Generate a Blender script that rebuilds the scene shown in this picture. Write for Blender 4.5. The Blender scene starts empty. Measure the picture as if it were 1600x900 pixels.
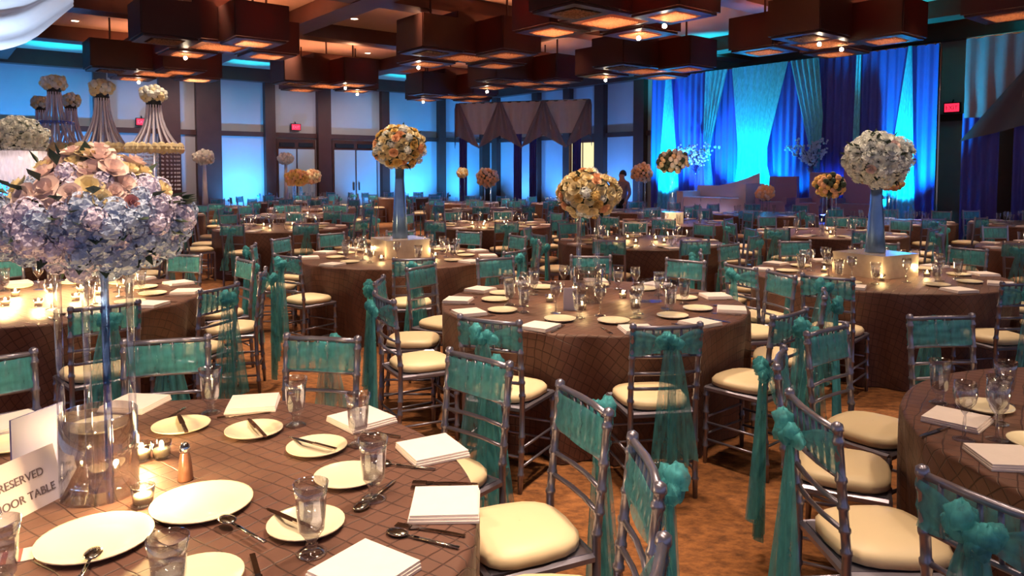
import bpy, bmesh, math, random
from mathutils import Vector, Matrix
random.seed(7)
PI = math.pi
sc = bpy.context.scene
COL = sc.collection

# ------------------------------------------------------------------ camera
cd = bpy.data.cameras.new('camera'); cam = bpy.data.objects.new('camera', cd); COL.objects.link(cam)
cam.location = (0, 0, 1.7); cam.rotation_euler = (math.radians(87), 0, 0)
cd.sensor_width = 36; cd.lens = 25.875; cd.shift_y = -0.0773; cd.clip_end = 200
sc.camera = cam
# ------------------------------------------------------------------ world, exposure
w = bpy.data.worlds.new('dim_hall_air'); sc.world = w; w.use_nodes = True
w.node_tree.nodes['Background'].inputs[0].default_value = (0.34, 0.40, 0.64, 1)
w.node_tree.nodes['Background'].inputs[1].default_value = 0.38
vs = sc.view_settings
sc.display_settings.display_device = 'sRGB'
vs.view_transform = 'Standard'; vs.look = 'None'; vs.exposure = 1.0; vs.gamma = 1; vs.use_curve_mapping = False
sc.cycles.use_denoising = True
sc.cycles.max_bounces = 6; sc.cycles.transparent_max_bounces = 24
sc.cycles.glossy_bounces = 3; sc.cycles.transmission_bounces = 4; sc.cycles.diffuse_bounces = 3
sc.cycles.caustics_reflective = False; sc.cycles.caustics_refractive = False

# room axes: A runs along the left wall, B along the stage wall
def AB(a, b, z=0): return Vector((.78*a + .626*b, .626*a - .78*b, z))
ROTA = math.atan2(.626, .78)            # local x along A
ROTB = math.atan2(-.78, .626)           # local x along B

def lamp(name, kind, loc, color, power, target=None, **kw):
    l = bpy.data.lights.new(name, kind); l.color = color; l.energy = power
    for k, v in kw.items(): setattr(l, k, v)
    o = bpy.data.objects.new(name, l); o.location = loc; COL.objects.link(o)
    if target is not None:
        o.rotation_euler = (Vector(target) - Vector(loc)).to_track_quat('-Z', 'Y').to_euler()
    return o
WARM = (1, .74, .50)
# warm spots of the ceiling cans above the tables
# neutral wash on the wall panels between the blue ones
for a in (5.3, 7.0, 10.5, 12.8):
    lamp('panel_spot', 'SPOT', AB(a, -22.2, 4.7), (1, .78, .74), 75, AB(a, -25.3, 2.6), spot_size=math.radians(80), spot_blend=1, shadow_soft_size=.12)
SPOTS = [(-1.0, 2.6, 420), (.6, 5.6, 430), (2.6, 2.6, 150), (-3.4, 5.5, 360), (-1.3, 8.2, 300), (3.2, 6.8, 200), (-.4, 1.0, 120),
         (-5.4, 8.6, 260), (-3.8, 12.2, 330), (1.7, 9.8, 230), (-.4, 12.6, 260), (4.7, 11, 200), (6.6, 8.9, 200),
         (-6.8, 17.5, 380), (-4.6, 16.5, 320), (-1.4, 19.5, 380), (2.6, 16.5, 260), (-5.4, 23.5, 420), (6.8, 13.4, 150), (1.6, 21, 300)]
for x, y, e in SPOTS:
    for dx, dy, k in ((1.5, 1.1, .75), (-1.4, .9, .75), (.2, -1.9, .45)):
        lamp('can_spot', 'SPOT', (x+dx, y+dy, 5.0), WARM, e*k*1.25, (x + .2*dx, y + .2*dy, .7), spot_size=math.radians(56), spot_blend=.8, shadow_soft_size=.12)
# blue wall washers standing on the floor along the walls
BLUE = (.05, .25, 1.0); CYAN = (.0, .62, 1.0)
for a, e in ((-2.5, 500), (1.0, 700), (3.0, 700), (8.5, 620), (13.2, 160), (15.3, 560), (17.6, 420)):
    p = AB(a, -24.2, .15); q = AB(a, -25.3, 3.0)
    lamp('wall_washer', 'SPOT', p, (.03, .33, 1.0), e*.8, q, spot_size=math.radians(125), spot_blend=1, shadow_soft_size=.08)
for b, e in ((-17.6, 420), (-20.6, 380), (-22.8, 380), (-6.5, 620)):
    p = AB(17.9, b, .15); q = AB(18.9, b, 3.0)
    lamp('wall_washer', 'SPOT', p, (.05, .28, 1.0), e*.7, q, spot_size=math.radians(125), spot_blend=1, shadow_soft_size=.08)
# stage washers in front of the drapes
for b, e, c in ((-14.1, 1500, CYAN), (-12.9, 800, BLUE), (-11.6, 1300, CYAN), (-10.9, 1500, CYAN), (-10.1, 1100, CYAN), (-8.9, 900, BLUE), (-8.2, 150, BLUE), (-7.35, 1400, CYAN)):
    p = AB(16.45, b, .55); q = AB(17.35, b, 3.2)
    lamp('stage_washer', 'SPOT', p, c, e, q, spot_size=math.radians(75), spot_blend=.9, shadow_soft_size=.08)
lamp('stage_fill', 'SPOT', AB(12.8, -11, 4.9), (.75, .68, 1.0), 1300, AB(16.4, -10.8, .9), spot_size=math.radians(42), spot_blend=.8, shadow_soft_size=.1)  # added lavender spot without a fixture, brightens sofa and stage chairs
# cove washers throwing cyan on the ceiling bays next to the walls
for a, b in ((3.1, -23.6), (8.4, -23.4), (14.0, -23.2), (16.4, -12.0), (15.4, -7.6)):
    lamp('cove_washer', 'SPOT', AB(a, b, 3.4), (.0, .60, 1.0), 330, AB(a, b, 5.2), spot_size=math.radians(70), spot_blend=.6, shadow_soft_size=.1)

# ------------------------------------------------------------------ materials
def srgb(r, g, b):
    f = lambda c: (c/255/12.92) if c/255 <= .04045 else ((c/255+.055)/1.055)**2.4
    return (f(r), f(g), f(b), 1)
def new_mat(name):
    m = bpy.data.materials.new(name); m.use_nodes = True
    return m, m.node_tree, m.node_tree.nodes['Principled BSDF']
def mat(name, col, rough=.6, metal=0, noise=.12, scale=8, bump=0, sheen=0, coat=0):
    m, t, b = new_mat(name); N = t.nodes; L = t.links
    tc = N.new('ShaderNodeTexCoord'); nz = N.new('ShaderNodeTexNoise'); nz.inputs['Scale'].default_value = scale; nz.inputs['Detail'].default_value = 4
    L.new(tc.outputs['Object'], nz.inputs['Vector'])
    mx = N.new('ShaderNodeMix'); mx.data_type = 'RGBA'
    mx.inputs['A'].default_value = tuple(c*(1-noise) for c in col[:3]) + (1,)
    mx.inputs['B'].default_value = tuple(min(1, c*(1+noise)) for c in col[:3]) + (1,)
    L.new(nz.outputs['Fac'], mx.inputs['Factor']); L.new(mx.outputs['Result'], b.inputs['Base Color'])
    b.inputs['Roughness'].default_value = rough; b.inputs['Metallic'].default_value = metal
    b.inputs['Sheen Weight'].default_value = sheen; b.inputs['Coat Weight'].default_value = coat
    if bump:
        bp = N.new('ShaderNodeBump'); bp.inputs['Strength'].default_value = bump; bp.inputs['Distance'].default_value = .01
        L.new(nz.outputs['Fac'], bp.inputs['Height']); L.new(bp.outputs['Normal'], b.inputs['Normal'])
    return m
def emit(name, col, strength):
    m, t, b = new_mat(name)
    b.inputs['Base Color'].default_value = (.02, .02, .02, 1)
    b.inputs['Emission Color'].default_value = col; b.inputs['Emission Strength'].default_value = strength
    return m
def thin_glass(name, tint, refl=.5, base=.06):
    m = bpy.data.materials.new(name); m.use_nodes = True; t = m.node_tree; N = t.nodes; L = t.links
    N.remove(N['Principled BSDF']); out = N['Material Output']
    tr = N.new('ShaderNodeBsdfTransparent'); tr.inputs[0].default_value = tint
    gl = N.new('ShaderNodeBsdfGlossy'); gl.inputs['Roughness'].default_value = .06; gl.inputs['Color'].default_value = (.9, .92, .95, 1)
    lw = N.new('ShaderNodeLayerWeight'); lw.inputs[0].default_value = .35
    mr = N.new('ShaderNodeMapRange'); mr.inputs['To Min'].default_value = base; mr.inputs['To Max'].default_value = refl
    L.new(lw.outputs['Facing'], mr.inputs['Value'])
    ms = N.new('ShaderNodeMixShader'); L.new(mr.outputs[0], ms.inputs[0]); L.new(tr.outputs[0], ms.inputs[1]); L.new(gl.outputs[0], ms.inputs[2])
    L.new(ms.outputs[0], out.inputs[0])
    return m
def sheer(name, col, alpha, trans=.45, wave=0):
    m = bpy.data.materials.new(name); m.use_nodes = True; t = m.node_tree; N = t.nodes; L = t.links
    N.remove(N['Principled BSDF']); out = N['Material Output']
    tc = N.new('ShaderNodeTexCoord'); nz = N.new('ShaderNodeTexNoise'); nz.inputs['Scale'].default_value = 14; nz.inputs['Detail'].default_value = 5
    mp = N.new('ShaderNodeMapping'); mp.inputs['Scale'].default_value = (3, 3, .7)
    L.new(tc.outputs['Object'], mp.inputs[0]); L.new(mp.outputs[0], nz.inputs['Vector'])
    mx = N.new('ShaderNodeMix'); mx.data_type = 'RGBA'
    mx.inputs['A'].default_value = tuple(c*.85 for c in col[:3]) + (1,); mx.inputs['B'].default_value = tuple(min(1, c*1.15) for c in col[:3]) + (1,)
    L.new(nz.outputs['Fac'], mx.inputs['Factor'])
    df = N.new('ShaderNodeBsdfDiffuse'); tl = N.new('ShaderNodeBsdfTranslucent'); gl = N.new('ShaderNodeBsdfGlossy'); gl.inputs['Roughness'].default_value = .4
    for n in (df, tl, gl): L.new(mx.outputs['Result'], n.inputs['Color'])
    m1 = N.new('ShaderNodeMixShader'); m1.inputs[0].default_value = trans; L.new(df.outputs[0], m1.inputs[1]); L.new(tl.outputs[0], m1.inputs[2])
    m2 = N.new('ShaderNodeMixShader'); m2.inputs[0].default_value = .12; L.new(m1.outputs[0], m2.inputs[1]); L.new(gl.outputs[0], m2.inputs[2])
    tr = N.new('ShaderNodeBsdfTransparent')
    m3 = N.new('ShaderNodeMixShader')
    mr = N.new('ShaderNodeMapRange'); mr.inputs['From Min'].default_value = .35; mr.inputs['From Max'].default_value = .65
    mr.inputs['To Min'].default_value = max(0, alpha-.15); mr.inputs['To Max'].default_value = min(1, alpha+.15)
    L.new(nz.outputs['Fac'], mr.inputs['Value']); L.new(mr.outputs[0], m3.inputs[0])
    L.new(tr.outputs[0], m3.inputs[1]); L.new(m2.outputs[0], m3.inputs[2]); L.new(m3.outputs[0], out.inputs[0])
    return m
M = {}
M['silver'] = mat('silver_paint', srgb(150, 146, 165), .32, .75, .1, 20)
M['cushion'] = mat('ivory_vinyl', srgb(250, 226, 186), .45, 0, .04, 6)
M['sash'] = sheer('teal_organza', srgb(104, 196, 208), .56, .45)
M['china'] = mat('cream_china', srgb(250, 236, 205), .22, 0, .02, 4, coat=.3)
M['napkin'] = mat('white_linen', srgb(248, 234, 232), .8, 0, .04, 30, .15)
M['glass'] = thin_glass('clear_glass', (.90, .90, .92, 1), .75, .07)
M['water'] = thin_glass('water_and_ice', (.80, .82, .84, 1), .5, .18)
M['acrylic'] = thin_glass('clear_acrylic', (.88, .90, .95, 1), .7, .12)
M['blueglass'] = thin_glass('blue_acrylic', (.35, .52, .95, 1), .7, .15)
M['steel'] = mat('polished_steel', srgb(175, 165, 155), .18, 1, .05, 10)
M['chrome'] = mat('chrome', srgb(220, 220, 225), .12, 1, .02, 10)
M['wood'] = mat('dark_walnut', srgb(74, 40, 30), .45, 0, .35, 3, .05)
M['woodtrim'] = mat('walnut_trim', srgb(92, 52, 42), .5, 0, .3, 3)
M['shade'] = mat('mahogany_veneer', srgb(60, 27, 19), .4, 0, .3, 5)
def veneer(m):
    t = m.node_tree; N = t.nodes; L = t.links; b = N['Principled BSDF']; tl = N.new('ShaderNodeBsdfTranslucent'); tl.inputs[0].default_value = (.55, .12, .03, 1)
    ms = N.new('ShaderNodeMixShader'); ms.inputs[0].default_value = .10
    L.new(b.outputs[0], ms.inputs[1]); L.new(tl.outputs[0], ms.inputs[2]); L.new(ms.outputs[0], N['Material Output'].inputs[0])
veneer(M['shade'])
M['wall'] = mat('pale_wall_panel', srgb(205, 198, 196), .75, 0, .04, 3)
M['door'] = mat('pale_door_paint', srgb(200, 205, 205), .6, 0, .04, 3)
M['ceiling'] = mat('ceiling_plaster', srgb(176, 140, 118), .85, 0, .06, 2)
M['white'] = mat('white_fabric', srgb(235, 232, 238), .8, 0, .05, 6)
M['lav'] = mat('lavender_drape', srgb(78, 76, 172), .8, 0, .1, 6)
M['taupe'] = mat('taupe_drape', srgb(150, 128, 140), .75, 0, .1, 6)
M['darktaupe'] = mat('dark_taupe_drape', srgb(92, 82, 92), .75, 0, .1, 6)
M['ivorydrape'] = mat('ivory_drape', srgb(205, 190, 200), .75, 0, .08, 6)
M['whitesheer'] = sheer('cyan_lit_white_voile', srgb(130, 222, 240), .96, .2)  # white fabric; the cyan of the stage light is mixed into its colour
M['hyd_blue'] = mat('blue_grey_petal', srgb(184, 198, 228), .7, 0, .15, 60)
M['hyd_lav'] = mat('lavender_petal', srgb(222, 212, 236), .7, 0, .15, 60)
M['hyd_white'] = mat('white_petal', srgb(238, 240, 236), .7, 0, .08, 60)
M['rose_pink'] = mat('blush_petal', srgb(240, 214, 208), .7, 0, .12, 50)
M['rose_red'] = mat('dusty_red_petal', srgb(205, 150, 150), .7, 0, .15, 50)
M['rose_cream'] = mat('cream_petal', srgb(240, 222, 180), .7, 0, .12, 50)
M['rose_peach'] = mat('peach_petal', srgb(242, 190, 150), .7, 0, .12, 50)
M['rose_gold'] = mat('yellow_petal', srgb(230, 195, 120), .7, 0, .12, 50)
M['leaf'] = mat('dark_leaf', srgb(58, 78, 60), .55, 0, .25, 30)
M['bead'] = mat('crystal_bead', srgb(228, 220, 240), .25, 0, .08, 60)
M['vase'] = mat('silver_blue_vase', srgb(120, 150, 190), .2, .55, .2, 12)
M['mirror'] = mat('mirror_mosaic', srgb(225, 205, 190), .2, .45, .25, 14)
M['wax'] = mat('candle_wax', srgb(255, 240, 200), .6, 0, .03, 10)
M['flame'] = emit('candle_flame', (1, .72, .32, 1), 30)
M['bulb'] = emit('filament_bulb', (1, .75, .5, 1), 45)
M['canlens'] = emit('downlight_lens', (1, .82, .62, 1), 9)
M['exit'] = emit('exit_red', (1, .02, .06, 1), 1.0)
M['doorlight'] = emit('lit_doorway', (1, .88, .45, 1), .55)
M['black'] = mat('black_plastic', srgb(22, 20, 22), .5, 0, .1, 10)
M['card'] = mat('printed_card', srgb(200, 188, 206), .6, 0, .02, 10)
M['ink'] = mat('grey_ink', srgb(95, 80, 92), .8, 0, .02, 10)
M['frost'] = sheer('frosted_pane', srgb(190, 150, 120), .55, .5)
M['lampshade'] = sheer('crystal_lampshade', srgb(250, 235, 240), .85, .6)
M['pepper'] = mat('amber_glass', srgb(120, 80, 66), .15, .1, .2, 20, coat=.6)
M['stagefloor'] = mat('stage_skirt', srgb(34, 34, 60), .8, 0, .1, 5)
M['sofa'] = mat('white_upholstery', srgb(215, 200, 220), .6, 0, .04, 8)
M['throne'] = mat('mauve_upholstery', srgb(160, 130, 175), .6, 0, .06, 8)
M['skin'] = mat('skin', srgb(196, 140, 118), .6, 0, .05, 20)
M['shirt'] = mat('mauve_shirt', srgb(150, 130, 150), .8, 0, .06, 20)
M['trousers'] = mat('black_trousers', srgb(22, 22, 30), .8, 0, .1, 20)
M['hair'] = mat('black_hair', srgb(18, 15, 16), .5, 0, .2, 40)
M['branch'] = mat('bare_branch', srgb(60, 60, 110), .7, 0, .2, 20)
M['bluecard'] = mat('lilac_panel', srgb(128, 128, 190), .5, 0, .05, 10)
M['program'] = mat('striped_card', srgb(225, 205, 200), .6, 0, .02, 5)
M['stripe'] = mat('red_stripe', srgb(170, 85, 80), .6, 0, .02, 5)

def cloth_mat():
    m, t, b = new_mat('pintuck_taffeta'); N = t.nodes; L = t.links
    uv = N.new('ShaderNodeUVMap'); mp = N.new('ShaderNodeMapping'); mp.inputs['Rotation'].default_value = (0, 0, .62); mp.inputs['Scale'].default_value = (1/.055, 1/.055, 1)
    L.new(uv.outputs[0], mp.inputs[0])
    nz0 = N.new('ShaderNodeTexNoise'); nz0.inputs['Scale'].default_value = 5; L.new(uv.outputs[0], nz0.inputs['Vector'])
    ad = N.new('ShaderNodeVectorMath'); ad.operation = 'MULTIPLY_ADD'; ad.inputs[1].default_value = (.8, .8, 0); L.new(nz0.outputs['Color'], ad.inputs[0]); L.new(mp.outputs[0], ad.inputs[2])
    sp = N.new('ShaderNodeSeparateXYZ'); L.new(ad.outputs[0], sp.inputs[0])
    ds = []
    for k in ('X', 'Y'):
        fr = N.new('ShaderNodeMath'); fr.operation = 'FRACT'; L.new(sp.outputs[k], fr.inputs[0])
        su = N.new('ShaderNodeMath'); su.operation = 'SUBTRACT'; su.inputs[1].default_value = .5; L.new(fr.outputs[0], su.inputs[0])
        ab = N.new('ShaderNodeMath'); ab.operation = 'ABSOLUTE'; L.new(su.outputs[0], ab.inputs[0]); ds.append(ab)
    mn = N.new('ShaderNodeMath'); mn.operation = 'MINIMUM'; L.new(ds[0].outputs[0], mn.inputs[0]); L.new(ds[1].outputs[0], mn.inputs[1])
    mr = N.new('ShaderNodeMapRange'); mr.inputs['From Min'].default_value = .0; mr.inputs['From Max'].default_value = .06; mr.inputs['To Min'].default_value = 0; mr.inputs['To Max'].default_value = 1
    L.new(mn.outputs[0], mr.inputs['Value'])
    nz = N.new('ShaderNodeTexNoise'); nz.inputs['Scale'].default_value = 9; nz.inputs['Detail'].default_value = 5; L.new(uv.outputs[0], nz.inputs['Vector'])
    c1 = srgb(122, 84, 72); c0 = srgb(66, 42, 38)
    mx = N.new('ShaderNodeMix'); mx.data_type = 'RGBA'; mx.inputs['A'].default_value = c0; mx.inputs['B'].default_value = c1; L.new(mr.outputs[0], mx.inputs['Factor'])
    mx2 = N.new('ShaderNodeMix'); mx2.data_type = 'RGBA'; mx2.blend_type = 'MULTIPLY'; mx2.inputs['Factor'].default_value = .35
    L.new(mx.outputs['Result'], mx2.inputs['A']); L.new(nz.outputs['Fac'], mx2.inputs['B']); L.new(mx2.outputs['Result'], b.inputs['Base Color'])
    b.inputs['Roughness'].default_value = .5; b.inputs['Sheen Weight'].default_value = .05
    b.inputs['Specular IOR Level'].default_value = .35
    bp = N.new('ShaderNodeBump'); bp.inputs['Strength'].default_value = .5; bp.inputs['Distance'].default_value = .006
    am = N.new('ShaderNodeMath'); am.operation = 'ADD'; L.new(mr.outputs[0], am.inputs[0]); L.new(nz.outputs['Fac'], am.inputs[1])
    L.new(am.outputs[0], bp.inputs['Height']); L.new(bp.outputs['Normal'], b.inputs['Normal'])
    return m
M['cloth'] = cloth_mat()
def carpet_mat():
    m, t, b = new_mat('mottled_carpet'); N = t.nodes; L = t.links
    tc = N.new('ShaderNodeTexCoord')
    n1 = N.new('ShaderNodeTexNoise'); n1.inputs['Scale'].default_value = 16; n1.inputs['Detail'].default_value = 6; n1.inputs['Roughness'].default_value = .7
    n2 = N.new('ShaderNodeTexVoronoi'); n2.inputs['Scale'].default_value = 60
    mp = N.new('ShaderNodeMapping'); mp.inputs['Rotation'].default_value = (0, 0, ROTA); mp.inputs['Scale'].default_value = (.8, 1.3, 1)
    L.new(tc.outputs['Object'], mp.inputs[0]); L.new(mp.outputs[0], n1.inputs['Vector']); L.new(tc.outputs['Object'], n2.inputs['Vector'])
    cr = N.new('ShaderNodeValToRGB'); cr.color_ramp.elements[0].color = srgb(102, 62, 36); cr.color_ramp.elements[1].color = srgb(178, 114, 64)
    cr.color_ramp.elements[0].position = .35; cr.color_ramp.elements[1].position = .68
    L.new(n1.outputs['Fac'], cr.inputs[0]); L.new(cr.outputs[0], b.inputs['Base Color']); b.inputs['Roughness'].default_value = .95
    bp = N.new('ShaderNodeBump'); bp.inputs['Strength'].default_value = .3; bp.inputs['Distance'].default_value = .005
    L.new(n2.outputs['Distance'], bp.inputs['Height']); L.new(bp.outputs['Normal'], b.inputs['Normal'])
    return m
M['carpet'] = carpet_mat()

# ------------------------------------------------------------------ mesh helpers
class MB:
    def __init__(s): s.v = []; s.f = []; s.uv = None
    def add(s, vs, fs):
        o = len(s.v); s.v += [tuple(p) for p in vs]; s.f += [tuple(i+o for i in f) for f in fs]; return s
    def box(s, c, d, rz=0, taper=1.0):
        x, y, z = d[0]/2, d[1]/2, d[2]/2; R = Matrix.Rotation(rz, 3, 'Z'); c = Vector(c)
        vs = [c + R @ Vector((sx*x*(taper if sz > 0 else 1), sy*y*(taper if sz > 0 else 1), sz*z)) for sz in (-1, 1) for sx, sy in ((-1, -1), (1, -1), (1, 1), (-1, 1))]
        return s.add(vs, [(3, 2, 1, 0), (4, 5, 6, 7), (0, 1, 5, 4), (1, 2, 6, 5), (2, 3, 7, 6), (3, 0, 4, 7)])
    def tube(s, pts, radii, n=6, cap=True):
        pts = [Vector(p) for p in pts]
        if not hasattr(radii, '__len__'): radii = [radii]*len(pts)
        o = len(s.v); up = Vector((0, 0, 1))
        d0 = (pts[-1]-pts[0]).normalized() if (pts[-1]-pts[0]).length > 0 else up
        ref = Vector((0, 1, 0)) if abs(d0.z) > .8 else up
        for i, p in enumerate(pts):
            d = (pts[min(i+1, len(pts)-1)] - pts[max(i-1, 0)])
            d = d.normalized() if d.length > 1e-9 else d0
            a = d.cross(ref); a = a.normalized() if a.length > 1e-6 else Vector((1, 0, 0)); b = d.cross(a)
            for k in range(n):
                t = 2*PI*(k+.5)/n; s.v.append(tuple(p + (a*math.cos(t) + b*math.sin(t))*radii[i]))
        for i in range(len(pts)-1):
            for k in range(n):
                k2 = (k+1) % n; s.f.append((o+i*n+k, o+(i+1)*n+k, o+(i+1)*n+k2, o+i*n+k2))
        if cap:
            s.f.append(tuple(o+k for k in range(n))); e = o+(len(pts)-1)*n; s.f.append(tuple(e+n-1-k for k in range(n)))
        return s
    def lathe(s, prof, n=16, c=(0, 0, 0), cap=False):
        o = len(s.v); c = Vector(c)
        for r, z in prof:
            for k in range(n):
                t = 2*PI*k/n; s.v.append((c.x+r*math.cos(t), c.y+r*math.sin(t), c.z+z))
        m = len(prof)
        for i in range(m-1):
            for k in range(n):
                k2 = (k+1) % n; s.f.append((o+i*n+k, o+i*n+k2, o+(i+1)*n+k2, o+(i+1)*n+k))
        if cap:
            s.f.append(tuple(o+n-1-k for k in range(n))); s.f.append(tuple(o+(m-1)*n+k for k in range(n)))
        return s
    def grid(s, fn, nu, nv):
        o = len(s.v)
        for j in range(nv+1):
            for i in range(nu+1): s.v.append(tuple(fn(i/nu, j/nv)))
        for j in range(nv):
            for i in range(nu):
                a = o+j*(nu+1)+i; s.f.append((a, a+1, a+nu+2, a+nu+1))
        return s
    def ball(s, c, r, n=8, m=6, sq=(1, 1, 1)):
        prof = [(max(1e-4, math.sin(PI*i/m))*r, -math.cos(PI*i/m)*r) for i in range(m+1)]
        o = len(s.v); s.lathe(prof, n)
        for i in range(o, len(s.v)):
            v = s.v[i]; s.v[i] = (v[0]*sq[0]+c[0], v[1]*sq[1]+c[1], v[2]*sq[2]+c[2])
        return s
    def mesh(s, name, m, smooth=False):
        me = bpy.data.meshes.new(name); me.from_pydata(s.v, [], s.f)
        if m: me.materials.append(m if not isinstance(m, str) else M[m])
        if smooth: me.polygons.foreach_set('use_smooth', [True]*len(me.polygons))
        me.update(); return me
    def obj(s, name, m, parent=None, smooth=False, loc=None, rz=0):
        return link(name, s.mesh(name, m, smooth), parent, loc, rz)
def link(name, me, parent=None, loc=None, rz=0, sc_=None, rot=None):
    o = bpy.data.objects.new(name, me); COL.objects.link(o)
    if parent: o.parent = parent
    if loc is not None: o.location = loc
    if rot is not None: o.rotation_euler = rot
    elif rz: o.rotation_euler = (0, 0, rz)
    if sc_ is not None: o.scale = (sc_,)*3 if not hasattr(sc_, '__len__') else sc_
    return o
def tag(o, label=None, cat=None, group=None, kind=None):
    if label: o['label'] = label
    if cat: o['category'] = cat
    if group: o['group'] = group
    if kind: o['kind'] = kind
    return o
def thing(name, label, cat, loc=(0, 0, 0), rz=0, group=None):
    o = bpy.data.objects.new(name, None); COL.objects.link(o); o.location = loc; o.rotation_euler = (0, 0, rz); o.empty_display_size = .1
    return tag(o, label, cat, group)
def struct(o): o['kind'] = 'structure'; return o
KIDS = {}
def parts_of(root, pieces):                      # pieces: (name, mesh) or (name, mesh, [(name, mesh)...]) or with loc/rot
    for p in pieces:
        o = link(p[0], p[1], root, p[2] if len(p) > 2 else None, rot=p[3] if len(p) > 3 else None, sc_=p[4] if len(p) > 4 else None)
    return root

# ------------------------------------------------------------------ room shell
struct(MB().grid(lambda u, v: (-34+64*u, -4+46*v, 0), 4, 4).obj('floor', 'carpet'))
ZC = 5.15
def abquad(a0, a1, b0, b1, z0, z1):
    mb = MB(); c = AB((a0+a1)/2, (b0+b1)/2, (z0+z1)/2); return mb.box(c, (a1-a0, abs(b1-b0), z1-z0), ROTA)
struct(abquad(-14, 19.2, -25.6, 9, ZC, ZC+.2).obj('ceiling', 'ceiling'))
struct(abquad(-14, 19.2, -25.6, -25.4, 0, ZC).obj('wall_left', 'wall'))
struct(abquad(19.0, 19.2, -25.4, 9, 0, ZC).obj('wall_right', 'wall'))
# ceiling beams: one for every line of the coffer grid
for a in (-8.14, -3.21, 1.72, 6.65, 11.58, 16.5):
    struct(abquad(a-.28, a+.28, -25.3, 9, 4.8, ZC).obj('ceiling_beam', 'woodtrim'))
for b in (-20.9, -16.7, -12.5, -8.3, -4.1, .1, 4.3):
    struct(abquad(-14, 19, b-.28, b+.28, 4.82, ZC).obj('ceiling_beam', 'woodtrim'))
struct(abquad(-14, 19, -25.4, -25.05, 4.72, ZC).obj('trim_1', 'woodtrim'))
struct(abquad(18.65, 19, -25.05, 9, 4.72, ZC).obj('trim_2', 'woodtrim'))
# rails at door-head height and skirting
struct(abquad(-14, 19, -25.4, -25.3, 2.86, 3.02).obj('trim_3', 'woodtrim'))
struct(abquad(18.9, 19, -25.3, 9, 2.86, 3.02).obj('trim_4', 'woodtrim'))
struct(abquad(-14, 19, -25.4, -25.34, 0, .2).obj('baseboard_left', 'woodtrim'))
struct(abquad(18.94, 19, -25.3, 9, 0, .2).obj('baseboard_right', 'woodtrim'))
n = 5
for a, wd in ((-6.5, .5), (-2.0, .4), (1.2, .4), (4.3, .35), (6.25, .62), (7.45, .78), (9.5, .36), (11.5, .5), (14.0, .32), (16.6, .32), (18.8, .4)):
    struct(abquad(a-wd/2, a+wd/2, -25.4, -25.18, 0, 4.72).obj('trim_%d' % n, 'woodtrim')); n += 1
for b, wd in ((-24.6, .35), (-22.0, .35), (-20.2, .35), (-18.5, .45), (-16.65, .45), (-14.6, .4), (-6.0, .5), (-2.5, .5), (1.5, .5)):
    struct(abquad(18.78, 19, b-wd/2, b+wd/2, 0, 4.72).obj('trim_%d' % n, 'woodtrim')); n += 1
# doors on the left wall (double leaf with a dark slot over each leaf) and a lit doorway on the stage wall
for k, (a0, a1) in enumerate(((9.75, 11.2), (11.85, 13.7))):
    d = struct(abquad(a0, a1, -25.4, -25.33, 0, 2.8).obj('door_%d' % (k+1), 'woodtrim'))
    for s_ in (0, 1):
        x0 = a0+.06 + s_*(a1-a0-.06)/2; x1 = x0 + (a1-a0-.18)/2
        abquad(x0, x1, -25.34, -25.29, .02, 2.45).obj('door_leaf', 'door', d)
        abquad(x0+.05, x1-.05, -25.34, -25.28, 2.54, 2.68).obj('transom_slot', 'black', d)
        hx = x1-.08 if s_ == 0 else x0+.08
        abquad(hx-.02, hx+.02, -25.3, -25.24, .95, 1.25).obj('door_handle', 'steel', d)
d = struct(abquad(18.9, 19, -20.05, -18.75, 0, 2.86).obj('door_3', 'woodtrim'))
abquad(18.86, 18.92, -19.95, -19.45, .05, 2.7).obj('door_pane', 'doorlight', d)
abquad(18.86, 18.92, -19.35, -18.85, .05, 2.7).obj('door_pane', 'doorlight', d)

# EXIT signs
def exit_sign(p, rz, label):
    t = thing('exit_sign', label, 'sign', p, rz)
    MB().box((0, 0, .11), (.36, .06, .24)).obj('housing', 'black', t)
    MB().box((0, -.034, .11), (.31, .01, .19)).obj('face_panel', 'exit', t)
    text('EXIT', .13, 'card', t, (0, -.042, .065), (PI/2, 0, 0), 'lettering')
    MB().tube([(0, 0, .23), (0, .06, .3)], .015).obj('bracket', 'black', t)
def text(s, size, m, parent, loc, rot, name, align='CENTER'):
    c = bpy.data.curves.new(name, 'FONT'); c.body = s; c.size = size; c.align_x = align; c.extrude = .0008
    tmp = bpy.data.objects.new(name, c); COL.objects.link(tmp)
    dg = bpy.context.evaluated_depsgraph_get(); me = bpy.data.meshes.new_from_object(tmp.evaluated_get(dg))
    bpy.data.objects.remove(tmp); me.materials.clear(); me.materials.append(M[m])
    return link(name, me, parent, loc, rot=rot)
exit_sign(AB(5.45, -25.3, 3.1), ROTA, 'red lit exit sign on the pale panel behind the crystal towers')
exit_sign(AB(10.45, -25.3, 3.12), ROTA, 'red lit exit sign above the double door of the far wall')
exit_sign(AB(18.85, -7.05, 3.05), ROTB, 'red lit exit sign between the stage drape and taupe swag drape')

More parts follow.
